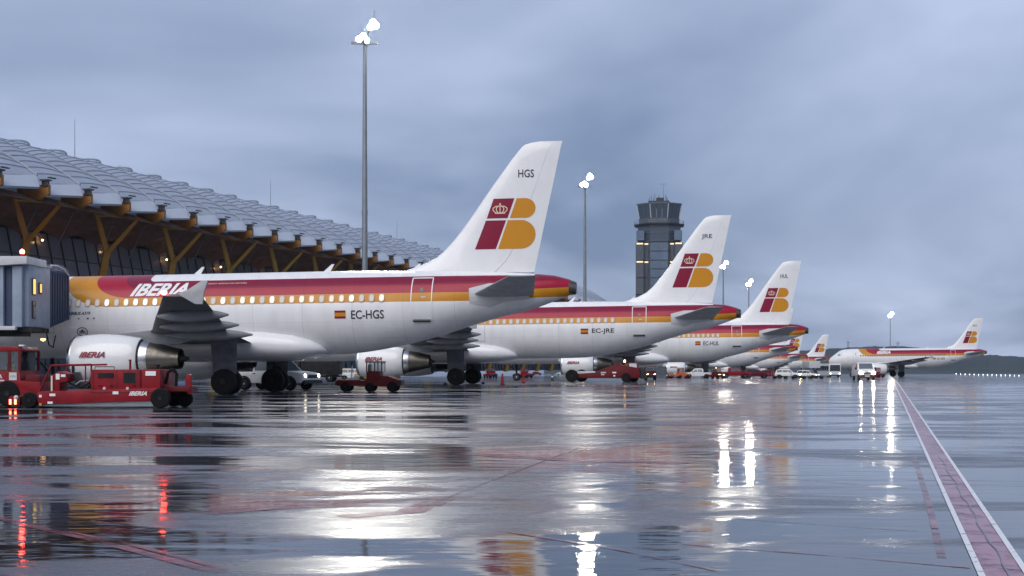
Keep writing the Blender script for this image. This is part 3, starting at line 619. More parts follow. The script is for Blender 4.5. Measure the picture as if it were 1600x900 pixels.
        MB().prism([(E + 12.5, 3.90 - sh(E + 12)), (E + 12.1, 4.05 - sh(E + 12)), (E + 11.6, 4.36 - sh(E + 12)), (E + 11.34, 4.39 - sh(E + 12)), (E + 11.50, 3.97 - sh(E + 12)), (E + 11.55, 3.52 - sh(E + 12)), (E + 11.82, 3.52 - sh(E + 12))], o - .035, o + .045).build('wingtip_fence', M['stab'], wing, bevel=.01)
        for y, ue, ze, ln in ((12.5, 11.83, 3.30, 2.9), (9.3, 12.45, 3.0, 3.4), (6.5, 12.75, 2.66, 3.9)):
            zf = 2.48 + (y - 1.95) * .098 - .28; rg = []
            for f, r_ in ((0, .03), (.12, .11), (.3, .19), (.55, .23), (.8, .17), (1, .04)):
                u = ue + ln * f + E; zc = ze + (zf - ze) * f
                rg.append([(u, sd * y + r_ * .85 * math.cos(2 * math.pi * i / 12), zc + r_ * 1.25 * math.sin(2 * math.pi * i / 12) - sh(E + 14)) for i in range(12)])
            MB().loft(rg).build('flap_track_fairing', M['wing'], wing, smooth=50)
        # slat panel joints and landing-light patch on the inner leading edge
        if sd > 0 and full:
            for y0, y1 in ((2.3, 5.0),):
                def le_(y): return 19.5 + (y - 1.95) * (17.3 - 19.5) / 4.45
                MB().add([(E + le_(y0) + .10, y0, 2.50 - sh(E + 19)), (E + le_(y1) + .10, y1, 2.77 - sh(E + 18)), (E + le_(y1) + .03, y1, 3.02 - sh(E + 18)), (E + le_(y0) + .03, y0, 2.80 - sh(E + 19)),
                          (E + le_(y0) - .5, y0, 2.62 - sh(E + 19)), (E + le_(y1) - .5, y1, 2.85 - sh(E + 18)), (E + le_(y1) - .5, y1, 3.05 - sh(E + 18)), (E + le_(y0) - .5, y0, 2.86 - sh(E + 19))],
                         [(0, 1, 2, 3), (7, 6, 5, 4), (0, 4, 5, 1), (1, 5, 6, 2), (2, 6, 7, 3), (3, 7, 4, 0)]).build('slat', M['pale'], wing, bevel=.03)
        # engine
        ey, ez = sd * 5.4, 1.68 - sh(E + 18)
        P = [(21.20, .86), (21.25, .93), (21.14, 1.0), (20.7, 1.06), (20.0, 1.10), (19.2, 1.08), (18.6, 1.0), (18.15, .93), (18.12, .90), (18.5, .92), (19.6, .9), (20.9, .82), (21.20, .86)]
        eng = MB(); eng.loft([[(E + a, ey + r_ * math.cos(2 * math.pi * i / 32), ez + r_ * math.sin(2 * math.pi * i / 32)) for i in range(32)] for a, r_ in P], cap=False)
        eng = eng.build('engine', M['cowl'], root, smooth=40)
        MB().lathe([(E + 21.27, .905), (E + 21.28, .935), (E + 21.22, .985), (E + 21.12, 1.012), (E + 21.05, 1.0), (E + 21.2, .92)], (0, ey, ez), 'x', 32).build('inlet_lip', M['steel'], eng)
        MB().lathe([(E + 20.2, .9), (E + 20.25, .88), (E + 20.3, .3), (E + 20.75, .02)], (0, ey, ez), 'x', 24).build('fan', M['black'], eng)
        MB().lathe([(E + 18.45, .90), (E + 18.1, .87), (E + 18.05, .84), (E + 18.3, .8)], (0, ey, ez), 'x', 32).build('bypass_duct', M['black'], eng)
        MB().lathe([(E + 18.3, .84), (E + 17.95, .80), (E + 17.72, .745)], (0, ey, ez), 'x', 32).build('reverser_ring', M['steel'], eng)
        MB().lathe([(E + 17.74, .735), (E + 17.2, .62), (E + 16.55, .47), (E + 16.36, .45), (E + 16.38, .41), (E + 16.8, .40)], (0, ey, ez), 'x', 28).build('core_nozzle', M['nozzle'], eng)
        MB().lathe([(E + 16.9, .30), (E + 16.4, .22), (E + 16.0, .05)], (0, ey, ez), 'x', 16).build('exhaust_plug', M['black'], eng)
        py = sd * 5.38
        MB().prism([(E + 20.6, 2.72 - sh(E + 20)), (E + 18.4, 2.86 - sh(E + 18)), (E + 17.2, 3.0 - sh(E + 18)), (E + 14.9, 2.75 - sh(E + 15)), (E + 16.4, 2.28 - sh(E + 16)), (E + 17.9, 2.32 - sh(E + 18)), (E + 18.3, 2.55 - sh(E + 18)), (E + 20.2, 2.6 - sh(E + 20))], py - .17, py + .17).build('pylon', M['wing'], eng, bevel=.05)
        # main gear
        gx, gy = E + 14.8, sd * 3.8
        g = MB().tube((gx, gy, .58), (gx + .05, gy, 2.55), .12, .16, 12).tube((gx, gy - .55, .58), (gx, gy + .55, .58), .08, n=10).tube((gx, gy, 1.6), (gx + .1, gy - sd * 1.4, 2.4), .07, n=8)
        g.tube((gx - .15, gy, 1.3), (gx - .35, gy, 1.0), .05, n=6).tube((gx - .35, gy, 1.0), (gx - .1, gy, .7), .05, n=6)
        g = g.build('main_gear', M['chassis'], root)
        MB().add([(gx - .55, gy + sd * .28, .95), (gx + .55, gy + sd * .28, .95), (gx + .62, gy + sd * .42, 2.5), (gx - .62, gy + sd * .42, 2.5), (gx - .55, gy + sd * .31, .95), (gx + .55, gy + sd * .31, .95), (gx + .62, gy + sd * .46, 2.5), (gx - .62, gy + sd * .46, 2.5)],
                 [(0, 1, 2, 3), (7, 6, 5, 4), (0, 4, 5, 1), (1, 5, 6, 2), (2, 6, 7, 3), (3, 7, 4, 0)]).build('gear_door', M['geardoor'], g, smooth=0)
        for o in (-.42, .42): wheel(root, gx, gy + o, .585, .585, .40, 'main_wheel', 'chassis')
        if sd > 0:
            MB().lathe([(-.09, .01), (-.05, .07), (.03, .08), (.1, .05), (.13, .01)], (E + 13.0, 16.28, 3.95 - sh(E + 13)), 'x', 10).build('navigation_light', M[nav], wing)
    # nose gear
    nx = NX - 4.6
    g = MB().tube((nx, 0, .38), (nx + .1, 0, 2.1), .09, .11, 10).tube((nx, -.3, .38), (nx, .3, .38), .06, n=8).tube((nx + .2, 0, 1.0), (nx + 1.2, 0, 2.0), .05, n=6).build('nose_gear', M['chassis'], root)
    for o in (-.24, .24): wheel(root, nx, o, .38, .38, .22, 'nose_wheel', 'pale')
    # cabin windows, pitch as on the port side of the photo
    def wmesh(scale, m_, off, hole):
        out = []
        for i in range(16):
            a = 2 * math.pi * i / 16; cx = math.copysign(abs(math.cos(a)) ** .7, math.cos(a)); sz = math.copysign(abs(math.sin(a)) ** .7, math.sin(a))
            out.append((.120 * scale * cx, .172 * scale * sz))
        return out
    def win_frame():
        o_, i_ = wmesh(1.15, 0, 0, 0), wmesh(.88, 0, 0, 0); mb = MB(); n = 16
        P = [skin(14 + E + a, 4.38 + b_, .014) for a, b_ in o_] + [skin(14 + E + a, 4.38 + b_, .018) for a, b_ in i_]
        P = [(p[0] - 14 - E, p[1], p[2] + sh(p[0])) for p in P]
        return mb.add(P, [(i, (i + 1) % n, (i + 1) % n + n, i + n) for i in range(n)]).mesh('cabin_window', M['wframe'], smooth=0)
    def win_pane(mm):
        P = [skin(14 + E + a, 4.38 + b_, .010) for a, b_ in wmesh(.95, 0, 0, 0)]
        return MB().add([(p[0] - 14 - E, p[1], p[2] + sh(p[0])) for p in P], [tuple(range(16))]).mesh('pane', M[mm], smooth=0)
    wf = shared(('wf',), win_frame)
    def wpane(mm): return shared(('wp', mm), lambda: win_pane(mm))
    u = 8.08
    while u < NX - 6.0:
        o = obj('cabin_window', wf, root, (u, 0, -sh(u))); obj('pane', wpane(random.choice(('lit', 'lit', 'lit_b', 'lit_b', 'lit_c', 'blind')) if lit == 'lit' else lit), o); u += .472
    # rear door and its frame, forward door
    def door(u0, u1, z0, z1, sill=True, frame='inkwhite', w=.045):
        n = 10; zs_ = [z0 + (z1 - z0) * i / n for i in range(n + 1)]
        d = MB().loft([[skin(u1, z, .012), skin((u0 + u1) / 2, z, .012), skin(u0, z, .012)] for z in zs_], cap=False, closed=False).build('door', lv, root, smooth=60)
        f = MB()
        for uu in (u0, u1): f.loft([[skin(uu - w / 2, z, .02), skin(uu + w / 2, z, .02)] for z in zs_], cap=False, closed=False)
        for z in (z0, z1): f.loft([[skin(u0 + (u1 - u0) * i / 4, z - w / 2, .02), skin(u0 + (u1 - u0) * i / 4, z + w / 2, .02)] for i in range(5)], cap=False, closed=False)
        f.build('door_frame', M[frame], d, smooth=0)
        if sill:
            a = skin(u1 - .06, z0 - .02, .05); b_ = skin(u0 + .06, z0 - .02, .05)
            MB().tube(Vector(a) + Vector((-.02, 0, 0)), Vector(b_) + Vector((.02, 0, 0)), .065, n=8).build('door_sill', M['ink'], d)
        uc, zc = (u0 + u1) / 2, 4.72
        decal('door_window', ([(uc - .08, zc - .1), (uc + .08, zc - .1), (uc + .08, zc + .1), (uc - .08, zc + .1)], [(0, 1, 2, 3)]), lambda a, b_: skin(a, b_, .02), M['glass'], d)
        decal('door_handle', ([(uc - .2, 4.35), (uc + .02, 4.35), (uc + .02, 4.42), (uc - .2, 4.42)], [(0, 1, 2, 3)]), lambda a, b_: skin(a, b_, .02), M['pale'], d)
    door(5.77, 6.72, 3.34, 5.28)
    door(NX - 5.5, NX - 4.6, 3.0, 4.95, False, 'pale', .03)
    if E > 3: door(E + 13.1, E + 13.95, 3.05, 4.9, False, 'pale', .03)
    # lettering
    x0 = NX - 29.42
    decal('lettering', letters('IBERIA', .61, .42, .035, 2.75), lambda s_, t_: skin(20.22 + x0 - s_, 4.66 + t_, .012), M['inkwhite'], root)
    if full:
        decal('small_lettering', letters('LINEAS AEREAS DE ESPAÑA', .085, .3, 0, 1.95, 1), lambda s_, t_: skin(16.6 + x0 - s_, 5.17 + t_, .012), M['cream'], root)
        decal('type_lettering', letters('AIRBUS A319', .15, .3, .02, 1.12, 2), lambda s_, t_: skin(23.2 + x0 - s_, 3.82 + t_, .012), M['ink'], root)
        ov = [(22.53 + x0 + .27 * math.cos(2 * math.pi * i / 24), 3.03 + .21 * math.sin(2 * math.pi * i / 24)) for i in range(24)]; iv = [(22.53 + x0 + .235 * math.cos(2 * math.pi * i / 24), 3.03 + .175 * math.sin(2 * math.pi * i / 24)) for i in range(24)]
        decal('oval_badge', (ov + iv, [(i, (i + 1) % 24, (i + 1) % 24 + 24, i + 24) for i in range(24)]), lambda a, b_: skin(a, b_, .012), M['ink'], root)
        decal('oval_badge', ([(22.53 + x0 - .16, 2.96), (22.53 + x0 + .16, 2.96), (22.53 + x0 + .16, 3.0), (22.53 + x0 - .16, 3.0), (22.44 + x0, 3.03), (22.62 + x0, 3.03), (22.53 + x0, 3.17), (22.36 + x0, 3.03), (22.45 + x0, 3.1), (22.7 + x0, 3.03), (22.61 + x0, 3.1)], [(0, 1, 2, 3), (4, 5, 6), (7, 4, 8), (5, 9, 10)]), lambda a, b_: skin(a, b_, .012), M['ink'], root)
        for a_, s_ in ((22.2, .05), (21.9, .04), (22.65, .035)): decal('static_port', ([(a_ + x0 - s_, 3.62), (a_ + x0 + s_, 3.62), (a_ + x0 + s_, 3.68), (a_ + x0 - s_, 3.68)], [(0, 1, 2, 3)]), lambda a, b_: skin(a, b_, .012), M['ink'], root)
    if reg:
        decal('registration', letters(reg, .40, 0, .012, 1.53, 3), lambda s_, t_: skin(9.5 - s_, 3.42 + t_, .012), M['ink'], root)
        for z0, z1, mm in ((3.45, 3.55, 'maroon'), (3.55, 3.72, 'yellow'), (3.72, 3.82, 'maroon')):
            decal('flag', ([(10.28, z0), (9.76, z0), (9.76, z1), (10.28, z1)], [(0, 1, 2, 3)]), lambda a, b_: skin(a, b_, .012), M[mm], root)
    # engine lettering (port)
    def on_cowl(s_, t_):
        u_ = E + 20.62 - s_; z_ = 1.72 - sh(E + 18) + t_; q = (z_ - (1.68 - sh(E + 18))); return (u_, 5.4 + math.sqrt(1.125 ** 2 - q * q), z_)
    decal('engine_lettering', letters('IBERIA', .26, .42, .035, 1.18, 3), on_cowl, M['inkred'], root)
    # blade aerials, tail whip
    for ua in (11.1, 6.9, 17.5 + E):
        zt = ft(ua) - sh(ua); MB().prism([(ua + .22, zt - .03), (ua - .12, zt - .03), (ua - .32, zt + .34), (ua - .2, zt + .34)], -.02, .02).build('blade_aerial', M['white'], root, smooth=0)
    MB().tube((2.6, .05, 5.62 - sh(2)), (3.3, .1, 5.95 - sh(2)), .012, n=5).build('whip_aerial', M['ink'], root)
    # cockpit glazing
    for ua, ub, za, zb in ((2.55, 2.05, 4.55, 4.98), (2.0, 1.62, 4.42, 4.80)):
        decal('cockpit_window', ([(NX - ua, za), (NX - ub, za - .1), (NX - ub, zb - .22), (NX - ua, zb)], [(0, 1, 2, 3)]), lambda a, b_: skin(a, b_, .012), M['glass'], root)
    return root
p1 = airliner('nearest airliner with EC-HGS on its rear fuselage, docked to the passenger bridge', 2.24, 65.75, 7, reg='EC-HGS', code='HGS', nav='redl')
p2 = airliner('second airliner in the row, marked EC-JRE, its tail in front of the control tower', 15.2, 98.3, 7, E=3.9, FX=5, reg='EC-JRE', code='JRE', lit='pane')
p3 = airliner('third airliner in the row, marked EC-HUL, behind the second tail', 28.4, 138.7, 7, E=1.9, FX=1.4, reg='EC-HUL', code='HUL', lit='pane', full=False)
p4 = airliner('fourth airliner in the row, only its tail cone showing below the third tail', 47.5, 238, 7, E=0, FX=0, lit='pane', full=False, k=1.6)
p5 = airliner('fifth airliner in the row, fin half hidden by the third tail cone', 71.0, 342, 7, E=0, FX=0, lit='pane', full=False, k=1.6)
p6 = airliner('farthest parked airliner, its small fin standing left of the taxiing airliner', 90.4, 402, 7, E=0, FX=0, lit='pane', full=False, k=1.6)
p7 = airliner('airliner taxiing alone on the right with its whole left side in view', 94.6, 283, 3, E=2.2, FX=-1.0, reg='EC-KKS', code='KKS', lit='glass', full=False)

# ================================================================== PASSENGER BRIDGE
def bridge():
    t = thing('passenger_bridge', 'blue-grey passenger boarding bridge with dark bellows against the nearest airliner', 'jet bridge', (-20.95, 61, 0), 0)
    zb, zt = 3.0, 5.75
    # cab: x from -3.2 to 0, y (depth) from 0 to 2.9
    MB().box(-3.3, 0, .05, 2.9, zb, zt).build('cab', M['bridge'], t, bevel=.05)
    MB().prism([(-3.45, zt), (.05, zt), (.05, zt + .05), (-1.6, zt + .28), (-3.45, zt + .28)], 0, 2.95).build('cab_roof', M['bridgew'], t, bevel=.02)
    MB().box(-8, .1, -.1, 2.4, zb - .22, zb - .02).box(-8, .05, 0, .16, zb - .42, zb - .22).build('floor_frame', M['chassis'], t)
    for z0, z1, mm in ((4.45, 5.1, 'warm_in'), (3.42, 4.1, 'glass')):
        f = MB().box(.0, .045, .42, .86, z0 - .05, z1 + .05).build('slot_window', M['mull'], t, bevel=.015)
        MB().box(.046, .056, .49, .79, z0, z1).build('pane', M['lit_amber'] if mm == 'warm_in' else M['glass'], f, smooth=0)
    f = MB().box(.0, .05, 1.3, 1.62, 4.5, 5.0).build('side_lamp', M['mull'], t, bevel=.02); MB().box(.051, .06, 1.36, 1.56, 4.56, 4.94).build('pane', M['lit_amber'], f, smooth=0)
    # bellows: ribbed hoops reaching to the fuselage
    for k in range(8):
        y0 = 2.9 + .30 * k; bul = .06 * k
        poly = []
        for i in range(13):
            a = math.pi / 2 * i / 12; poly.append((-.5 + (.5 + .02 * k) * math.sin(a), zt - .25 + (.25 + .04 * k) * math.cos(a) + .05))
        poly = [(-3.2, zt + .05 + .03 * k)] + poly + [(.0 + .02 * k, zb + .05 + bul), (-3.2, zb + .05 + bul)]
        MB().prism(poly, y0, y0 + .20).build('bellows_fold', M['bellows'], t, bevel=.02)
        MB().prism([(p[0] * .985 - .03, p[1] - .04 if p[1] > 4 else p[1] + .04) for p in poly], y0 + .20, y0 + .30).build('bellows_fold', M['black'], t, smooth=0)
    MB().path([(.02, 2.95, zt + .12), (.1, 3.6, zt + .14), (.14, 4.3, zt + .05), (.17, 5.1, zt - .25)], .04).build('canopy_arm', M['bridgew'], t)
    # rotunda posts and tunnel to the left
    for x0, x1, y0, mm in ((-.62, -.2, -.25, 'bridge'), (-.95, -.66, -.12, 'bellows'), (-1.9, -.98, -.3, 'bridge'), (-2.12, -1.93, -.42, 'bridgew'), (-4.4, -2.14, -.38, 'bridge'), (-4.6, -4.42, -.45, 'bridgew'), (-12, -4.62, -.4, 'bridge')):
        MB().box(x0, x1, y0, 2.2, zb - .02, zt - .12 + (0 if mm == 'bridge' else .06)).build('wall_panel', M[mm], t, bevel=.03)
    o = MB().box(-3.4, -2.9, -.42, -.385, 4.6, 5.15).build('notice_window', M['mull'], t, bevel=.02); MB().box(-3.35, -2.95, -.428, -.42, 4.65, 5.1).build('pane', M['glass'], o, smooth=0)
    for x in (-8.4, -6.2, -4.0, -1.9): MB().prism([(x, zt + .28), (x + 2.0, zt + .28), (x + 2.0, zt - .05), (x + .35, zt - .15)], -.5, 2.1).build('roof_cowl', M['bridgew'], t, bevel=.03)
    MB().box(-12, -.4, -.5, -.2, zb - .15, zb + .02).build('kick_rail', M['bridgew'], t, bevel=.02)
    MB().path([(.05, 2.2, zb - .2), (.1, 2.4, zb - .75), (.1, 3.0, zb - .85), (.1, 3.3, zb - .3)], .035).build('cable_loop', M['black'], t)
    MB().tube((-.62, 1, zt + .25), (-.62, 1, zt + .5), .06).build('beacon_stem', M['mull'], t)
    MB().lathe([(-.09, .02), (-.06, .1), (.05, .1), (.12, .02)], (-.62, 1, zt + .58), 'z', 12).build('beacon', M['redl'], t)
    MB().tube((-7, 1, 0), (-7, 1, zb - .2), .4, n=16).build('support_column', M['galv'], t)
    for y in (.1, 1.9): wheel(t, -7, y, .5, .5, .4, 'drive_wheel', 'galv')
    MB().box(-7.3, -6.7, .3, 1.7, .35, .75).build('axle', M['chassis'], t)
    MB().lathe([(-.06, .02), (0, .12), (.06, .1)], (-.5, 3.4, zb - .5), 'z', 10).build('under_lamp', M['warm'], t)
M['lit_amber'] = mat('lit_amber', (.5, .3, .1), .3, emit=(1, .58, .14), es=.9)
bridge()

# ================================================================== GROUND VEHICLES
def lamp_disc(parent, x, y, z, r, m, name='headlight', ax='x'):
    return MB().lathe([(-.03, r * .6), (0, r), (.03, r * .8), (.045, r * .1)] if ax == 'x' else [(-.03, r * .6), (0, r), (.03, r * .8), (.045, r * .1)], (x, y, z), ax, 12).build(name, M[m], parent)
def quad(parent, name, pts, m, th=.012):
    a = Vector(pts[1]) - Vector(pts[0]); b = Vector(pts[-1]) - Vector(pts[0]); n = a.cross(b).normalized() * th; k = len(pts)
    P = [Vector(p) for p in pts]; Q = [p + n for p in P]
    return MB().add(P + Q, [tuple(range(k - 1, -1, -1)), tuple(range(k, 2 * k))] + [(i, (i + 1) % k, (i + 1) % k + k, i + k) for i in range(k)]).build(name, M[m], parent, smooth=0)

def power_unit():
    Zc = 44.5; t = thing('ground_power_unit', 'long low red ground power unit with white lettering, parked before the engine', 'ground unit', at(167, Zc), R(-1))
    lx = lambda p: (p - 167) / 49.8; lz = lambda p: 1.3 - (p - 572) / 50.4; y0, y1 = -.85, .85
    MB().prism([(lx(72), lz(612)), (lx(96), lz(611)), (lx(258), lz(606)), (lx(262), lz(612)), (lx(258), lz(626)), (lx(75), lz(632)), (lx(70), lz(625))], y0, y1).build('chassis', M['vred'], t, bevel=.025)
    MB().box(lx(76), lx(250), y0 + .1, y1 - .1, lz(635), lz(627)).build('underframe', M['galv'], t)
    h = MB().box(lx(155), lx(232), y0 + .02, y1 - .02, lz(613), lz(577.5)).build('engine_housing', M['vred'], t, bevel=.02)
    MB().box(lx(233), lx(262.5), y0 + .02, y1 - .02, lz(613), lz(577)).build('rear_housing', M['vred'], t, bevel=.02)
    g = MB()
    for k in range(6): g.box(lx(206 + 3 * k), lx(208 + 3 * k), y0 - .004, y0 + .03, lz(598), lz(583))
    g.build('grille', M['chassis'], h, smooth=0)
    MB().box(lx(205), lx(225), y0 + .012, y0 + .024, lz(599), lz(582)).build('grille_recess', M['black'], h, smooth=0)
    MB().box(lx(166), lx(190), y0 - .006, y0 + .03, lz(590), lz(583)).build('vent_slot', M['chassis'], h, smooth=0)
    for p in (176, 212): MB().lathe([(-.02, .02), (-.015, .045), (.01, .05)], (lx(p), y0, lz(607)), 'y', 10).build('latch', M['pale'], h)
    MB().tube((lx(201), .2, lz(578)), (lx(201), .2, lz(562.5)), .035).tube((lx(201), .2, lz(563.5)), (lx(201), .2, lz(561.5)), .05).build('exhaust_stack', M['vred'], h)
    for p in (158, 195, 229): MB().box(lx(p), lx(p) + .012, y0 + .008, y0 + .022, lz(612), lz(578)).build('panel_gap', M['black'], h, smooth=0)
    for p in (169, 187, 222): MB().box(lx(p) - .05, lx(p) + .05, y0 - .02, y0 + .02, lz(603), lz(602)).build('handle', M['chassis'], h)
    MB().box(lx(156), lx(261), y0 - .006, y0 + .02, lz(614.2), lz(612.8)).build('rub_rail', M['vdred'], h, smooth=0)
    MB().path([(lx(160), y0 + .1, lz(577)), (lx(160), y0 + .1, lz(573)), (lx(190), y0 + .1, lz(573)), (lx(190), y0 + .1, lz(577))], .014).build('lifting_rail', M['vdred'], h)
    MB().tube((lx(247), 0, lz(577)), (lx(247), 0, lz(572)), .05).lathe([(lz(572), .09), (lz(570), .09), (lz(569), .03)], (lx(247), 0, 0), 'z', 12).build('filler_cap', M['chassis'], h)
    MB().path([(lx(108), y0 + .3, lz(588)), (lx(120), y0 + .25, lz(600)), (lx(136), y0 + .2, lz(606)), (lx(150), y0 + .25, lz(598))], .03, 8).build('hose', M['rubber'], t)
    MB().path([(lx(122), y0 + .35, lz(604)), (lx(132), y0 + .4, lz(596)), (lx(146), y0 + .4, lz(595))], .025, 8).build('hose', M['galv'], t)
    # console in front of the driver's well
    MB().prism([(lx(96), lz(612)), (lx(96), lz(585)), (lx(104), lz(580)), (lx(116), lz(584)), (lx(118), lz(596)), (lx(106), lz(598)), (lx(106), lz(612))], y0 + .05, y0 + .8).build('console', M['vred'], t, bevel=.015)
    for a, b, c, d in ((100, 106, 593, 584), (108, 115, 589, 585)): MB().box(lx(a), lx(b), y0 + .035, y0 + .048, lz(c), lz(d)).build('notice', M['inkwhite'], t, smooth=0)
    MB().box(lx(93), lx(95.5), y0 - .002, y0 + .05, lz(611), lz(587)).build('reflective_strip', M['cream'], t, smooth=0)
    r = MB(); up = .03
    r.path([(lx(74), y0 + .05, lz(612)), (lx(93), y0 + .05, lz(571)), (lx(155), y0 + .05, lz(569.5)), (lx(155), y0 + .05, lz(600))], up).path([(lx(146), y0 + .05, lz(570)), (lx(146), y0 + .05, lz(598))], up * .8).path([(lx(74), y1 - .05, lz(612)), (lx(93), y1 - .05, lz(571)), (lx(155), y1 - .05, lz(569.5))], up).path([(lx(93), y0 + .05, lz(571)), (lx(93), y1 - .05, lz(571))], up)
    r.build('guard_rail', M['vred'], t)
    s = MB().box(lx(128), lx(142), -.3, .3, lz(608), lz(602)).prism([(lx(124), lz(604)), (lx(118), lz(582)), (lx(121), lz(581)), (lx(129), lz(604))], -.3, .3); s.build('seat', M['black'], t, bevel=.03)
    MB().tube((lx(146), -.2, lz(606)), (lx(150), -.2, lz(578)), .09).tube((lx(152), -.2, lz(608)), (lx(152), -.2, lz(590)), .14).build('hose_stack', M['chassis'], t)
    MB().lathe([(-.01, .14), (.0, .16), (.01, .14)], (lx(112), .1, lz(577)), 'x', 14).build('steering_wheel', M['black'], t)
    # front bumper with red lamps
    MB().box(lx(44), lx(74), y0 + .1, y1 - .1, lz(638), lz(617)).build('front_axle_guard', M['black'], t, bevel=.04)
    b = MB().box(lx(28), lx(45), y0, y1, lz(634), lz(619)).build('tow_bumper', M['vdred'], t, bevel=.03)
    for p in (30, 38): MB().box(lx(p) - .03, lx(p) + .03, y0 - .02, y0 + .02, lz(632), lz(624)).build('tail_lamp', M['tail'], b)
    MB().lathe([(-.03, .03), (0, .07), (.03, .07)], (lx(39), y0 - .02, lz(621)), 'y', 12).build('work_lamp', M['pale'], b)
    for p, q, m_ in ((77, 619, 'inkwhite'), (77, 632, 'vyel')): MB().box(lx(p) - .04, lx(p) + .04, y0 - .02, y0 + .01, lz(q) - .04, lz(q) + .04).build('marker_lamp', M[m_], t)
    for a, b_, c, d in ((91, 100, 619, 615), (88, 96, 631, 627.5), (189, 198, 616, 611.5), (240, 256, 587, 580)): MB().box(lx(a), lx(b_), y0 - .012, y0 - .002, lz(c), lz(d)).build('notice', M['inkwhite'], t, smooth=0)
    decal('lettering', letters('IBERIA', .13, .42, .035, .56, 1), lambda s_, t_: (lx(214) + s_, y0 - .01, lz(618) + t_), M['inkwhite'], t)
    for y in (y0 + .05, y1 - .05):
        wheel(t, lx(263), y, .31, .31, .24, 'wheel', 'chassis'); wheel(t, lx(60), y, .25, .25, .22, 'wheel', 'chassis')
    wheel(t, lx(284), .5, .26, .26, .2, 'wheel', 'chassis')
    # rear tow post, hoses
    MB().box(lx(262), lx(305), -.5, .5, lz(612), lz(604)).build('rear_deck', M['vdred'], t, bevel=.02)
    MB().prism([(lx(297), lz(612)), (lx(296), lz(590)), (lx(300), lz(584)), (lx(305), lz(586)), (lx(306), lz(614)), (lx(303), lz(617))], -.45, -.25).build('tow_post', M['vred'], t, bevel=.02)
    MB().path([(lx(264), -.3, lz(600)), (lx(268), -.35, lz(582)), (lx(275), -.35, lz(577)), (lx(281), -.3, lz(583)), (lx(280), -.3, lz(604))], .05, 8).build('hose', M['rubber'], t)
    MB().box(lx(282), lx(296), -.3, .2, lz(604), lz(597)).build('toolbox', M['vblue'], t, bevel=.02)
power_unit()

def cargo_tractor():
    Zc = 46.2; t = thing('cargo_tractor', 'red cargo tractor with a glazed cab at the left edge, driver inside', 'tractor', at(10, Zc), R(-2))
    s = F / (Zc - .85); lx = lambda p: (p - 10) / s; lz = lambda p: 1.3 - (p - 572) / s; y0, y1 = -.85, .85
    MB().prism([(lx(-95), lz(612)), (lx(-95), lz(590)), (lx(-60), lz(579)), (lx(47), lz(579)), (lx(49), lz(595)), (lx(80), lz(597)), (lx(80), lz(618)), (lx(46), lz(622)), (lx(42), lz(606)), (lx(36), lz(602)), (lx(22), lz(602)), (lx(14), lz(608)), (lx(10), lz(622)), (lx(-95), lz(624))], y0, y1).build('body', M['vred'], t, bevel=.03)
    MB().box(lx(56), lx(79), y0 + .02, y1 - .02, lz(598), lz(586)).build('engine_box', M['vdred'], t, bevel=.03)
    c = MB().prism([(lx(-58), lz(548)), (lx(-55), lz(541)), (lx(44), lz(541.5)), (lx(47), lz(546)), (lx(47), lz(549)), (lx(-58), lz(549))], y0, y1).build('cab_roof', M['vred'], t, bevel=.02)
    for x, dx in ((-56, 0), (2, 8), (29, 0), (45, 0)):
        for y in (y0, y1 - .06): MB().add([(lx(x - dx), y, lz(580)), (lx(x - dx + 4), y, lz(580)), (lx(x + 4), y, lz(548)), (lx(x), y, lz(548)), (lx(x - dx), y + .06, lz(580)), (lx(x - dx + 4), y + .06, lz(580)), (lx(x + 4), y + .06, lz(548)), (lx(x), y + .06, lz(548))], [(0, 1, 2, 3), (7, 6, 5, 4), (0, 4, 5, 1), (1, 5, 6, 2), (2, 6, 7, 3), (3, 7, 4, 0)]).build('cab_post', M['vdred'], t)
    MB().box(lx(32.5), lx(44.5), y0 + .02, y0 + .04, lz(579), lz(548)).build('side_pane', M['clear'], t, smooth=0)
    MB().box(lx(7), lx(28), y0 + .02, y0 + .04, lz(578), lz(549)).build('side_pane', M['clear'], t, smooth=0)
    MB().box(lx(-50), lx(2), y0 + .02, y0 + .04, lz(578), lz(549)).build('side_pane', M['clear'], t, smooth=0)
    MB().box(lx(-50), lx(44), y1 - .2, y1 - .15, lz(579), lz(549)).build('rear_pane', M['cglass'], t, smooth=0)
    MB().box(lx(31), lx(43), y0 - .02, y0 - .005, lz(594), lz(582)).build('number_plate', M['bridgew'], t, smooth=0)
    decal('plate_lettering', letters('4 57 H', .07, 0, .01, .17, 1), lambda s_, t_: (lx(33) + s_, y0 - .024, lz(590) + t_), M['vblue'], t)
    MB().add([(lx(12), y0 - .008, lz(591)), (lx(15), y0 - .008, lz(585)), (lx(17.5), y0 - .008, lz(585)), (lx(20), y0 - .008, lz(591)), (lx(17.6), y0 - .008, lz(591)), (lx(16.3), y0 - .008, lz(588))], [(0, 5, 1), (1, 5, 2), (2, 5, 4), (2, 4, 3)]).build('door_emblem', M['bridgew'], t, smooth=0)
    MB().box(lx(6), lx(23), y0 - .008, y0 - .003, lz(595.5), lz(593.5)).build('door_emblem', M['bridgew'], t, smooth=0)
    lamp_ = MB().box(lx(41), lx(49), -.6, -.4, lz(541), lz(538.5)).build('roof_lamp', M['inkwhite'], t, bevel=.01)
    MB().box(lx(-60), lx(20), -.5, .5, lz(600), lz(585)).build('seat', M['black'], t)
    MB().lathe([(-.01, .15), (0, .17), (.01, .15)], (lx(31), -.3, lz(578)), 'x', 14).build('steering_wheel', M['black'], t)
    for x in (-70, 28):
        for y in (y0 + .1, y1 - .1): wheel(t, lx(x), y, .42, .42, .28, 'wheel', 'chassis')
M['clear'] = mat('clear_pane', (.75, .8, .82), .05, spec=.5, trans=.92)
cargo_tractor()

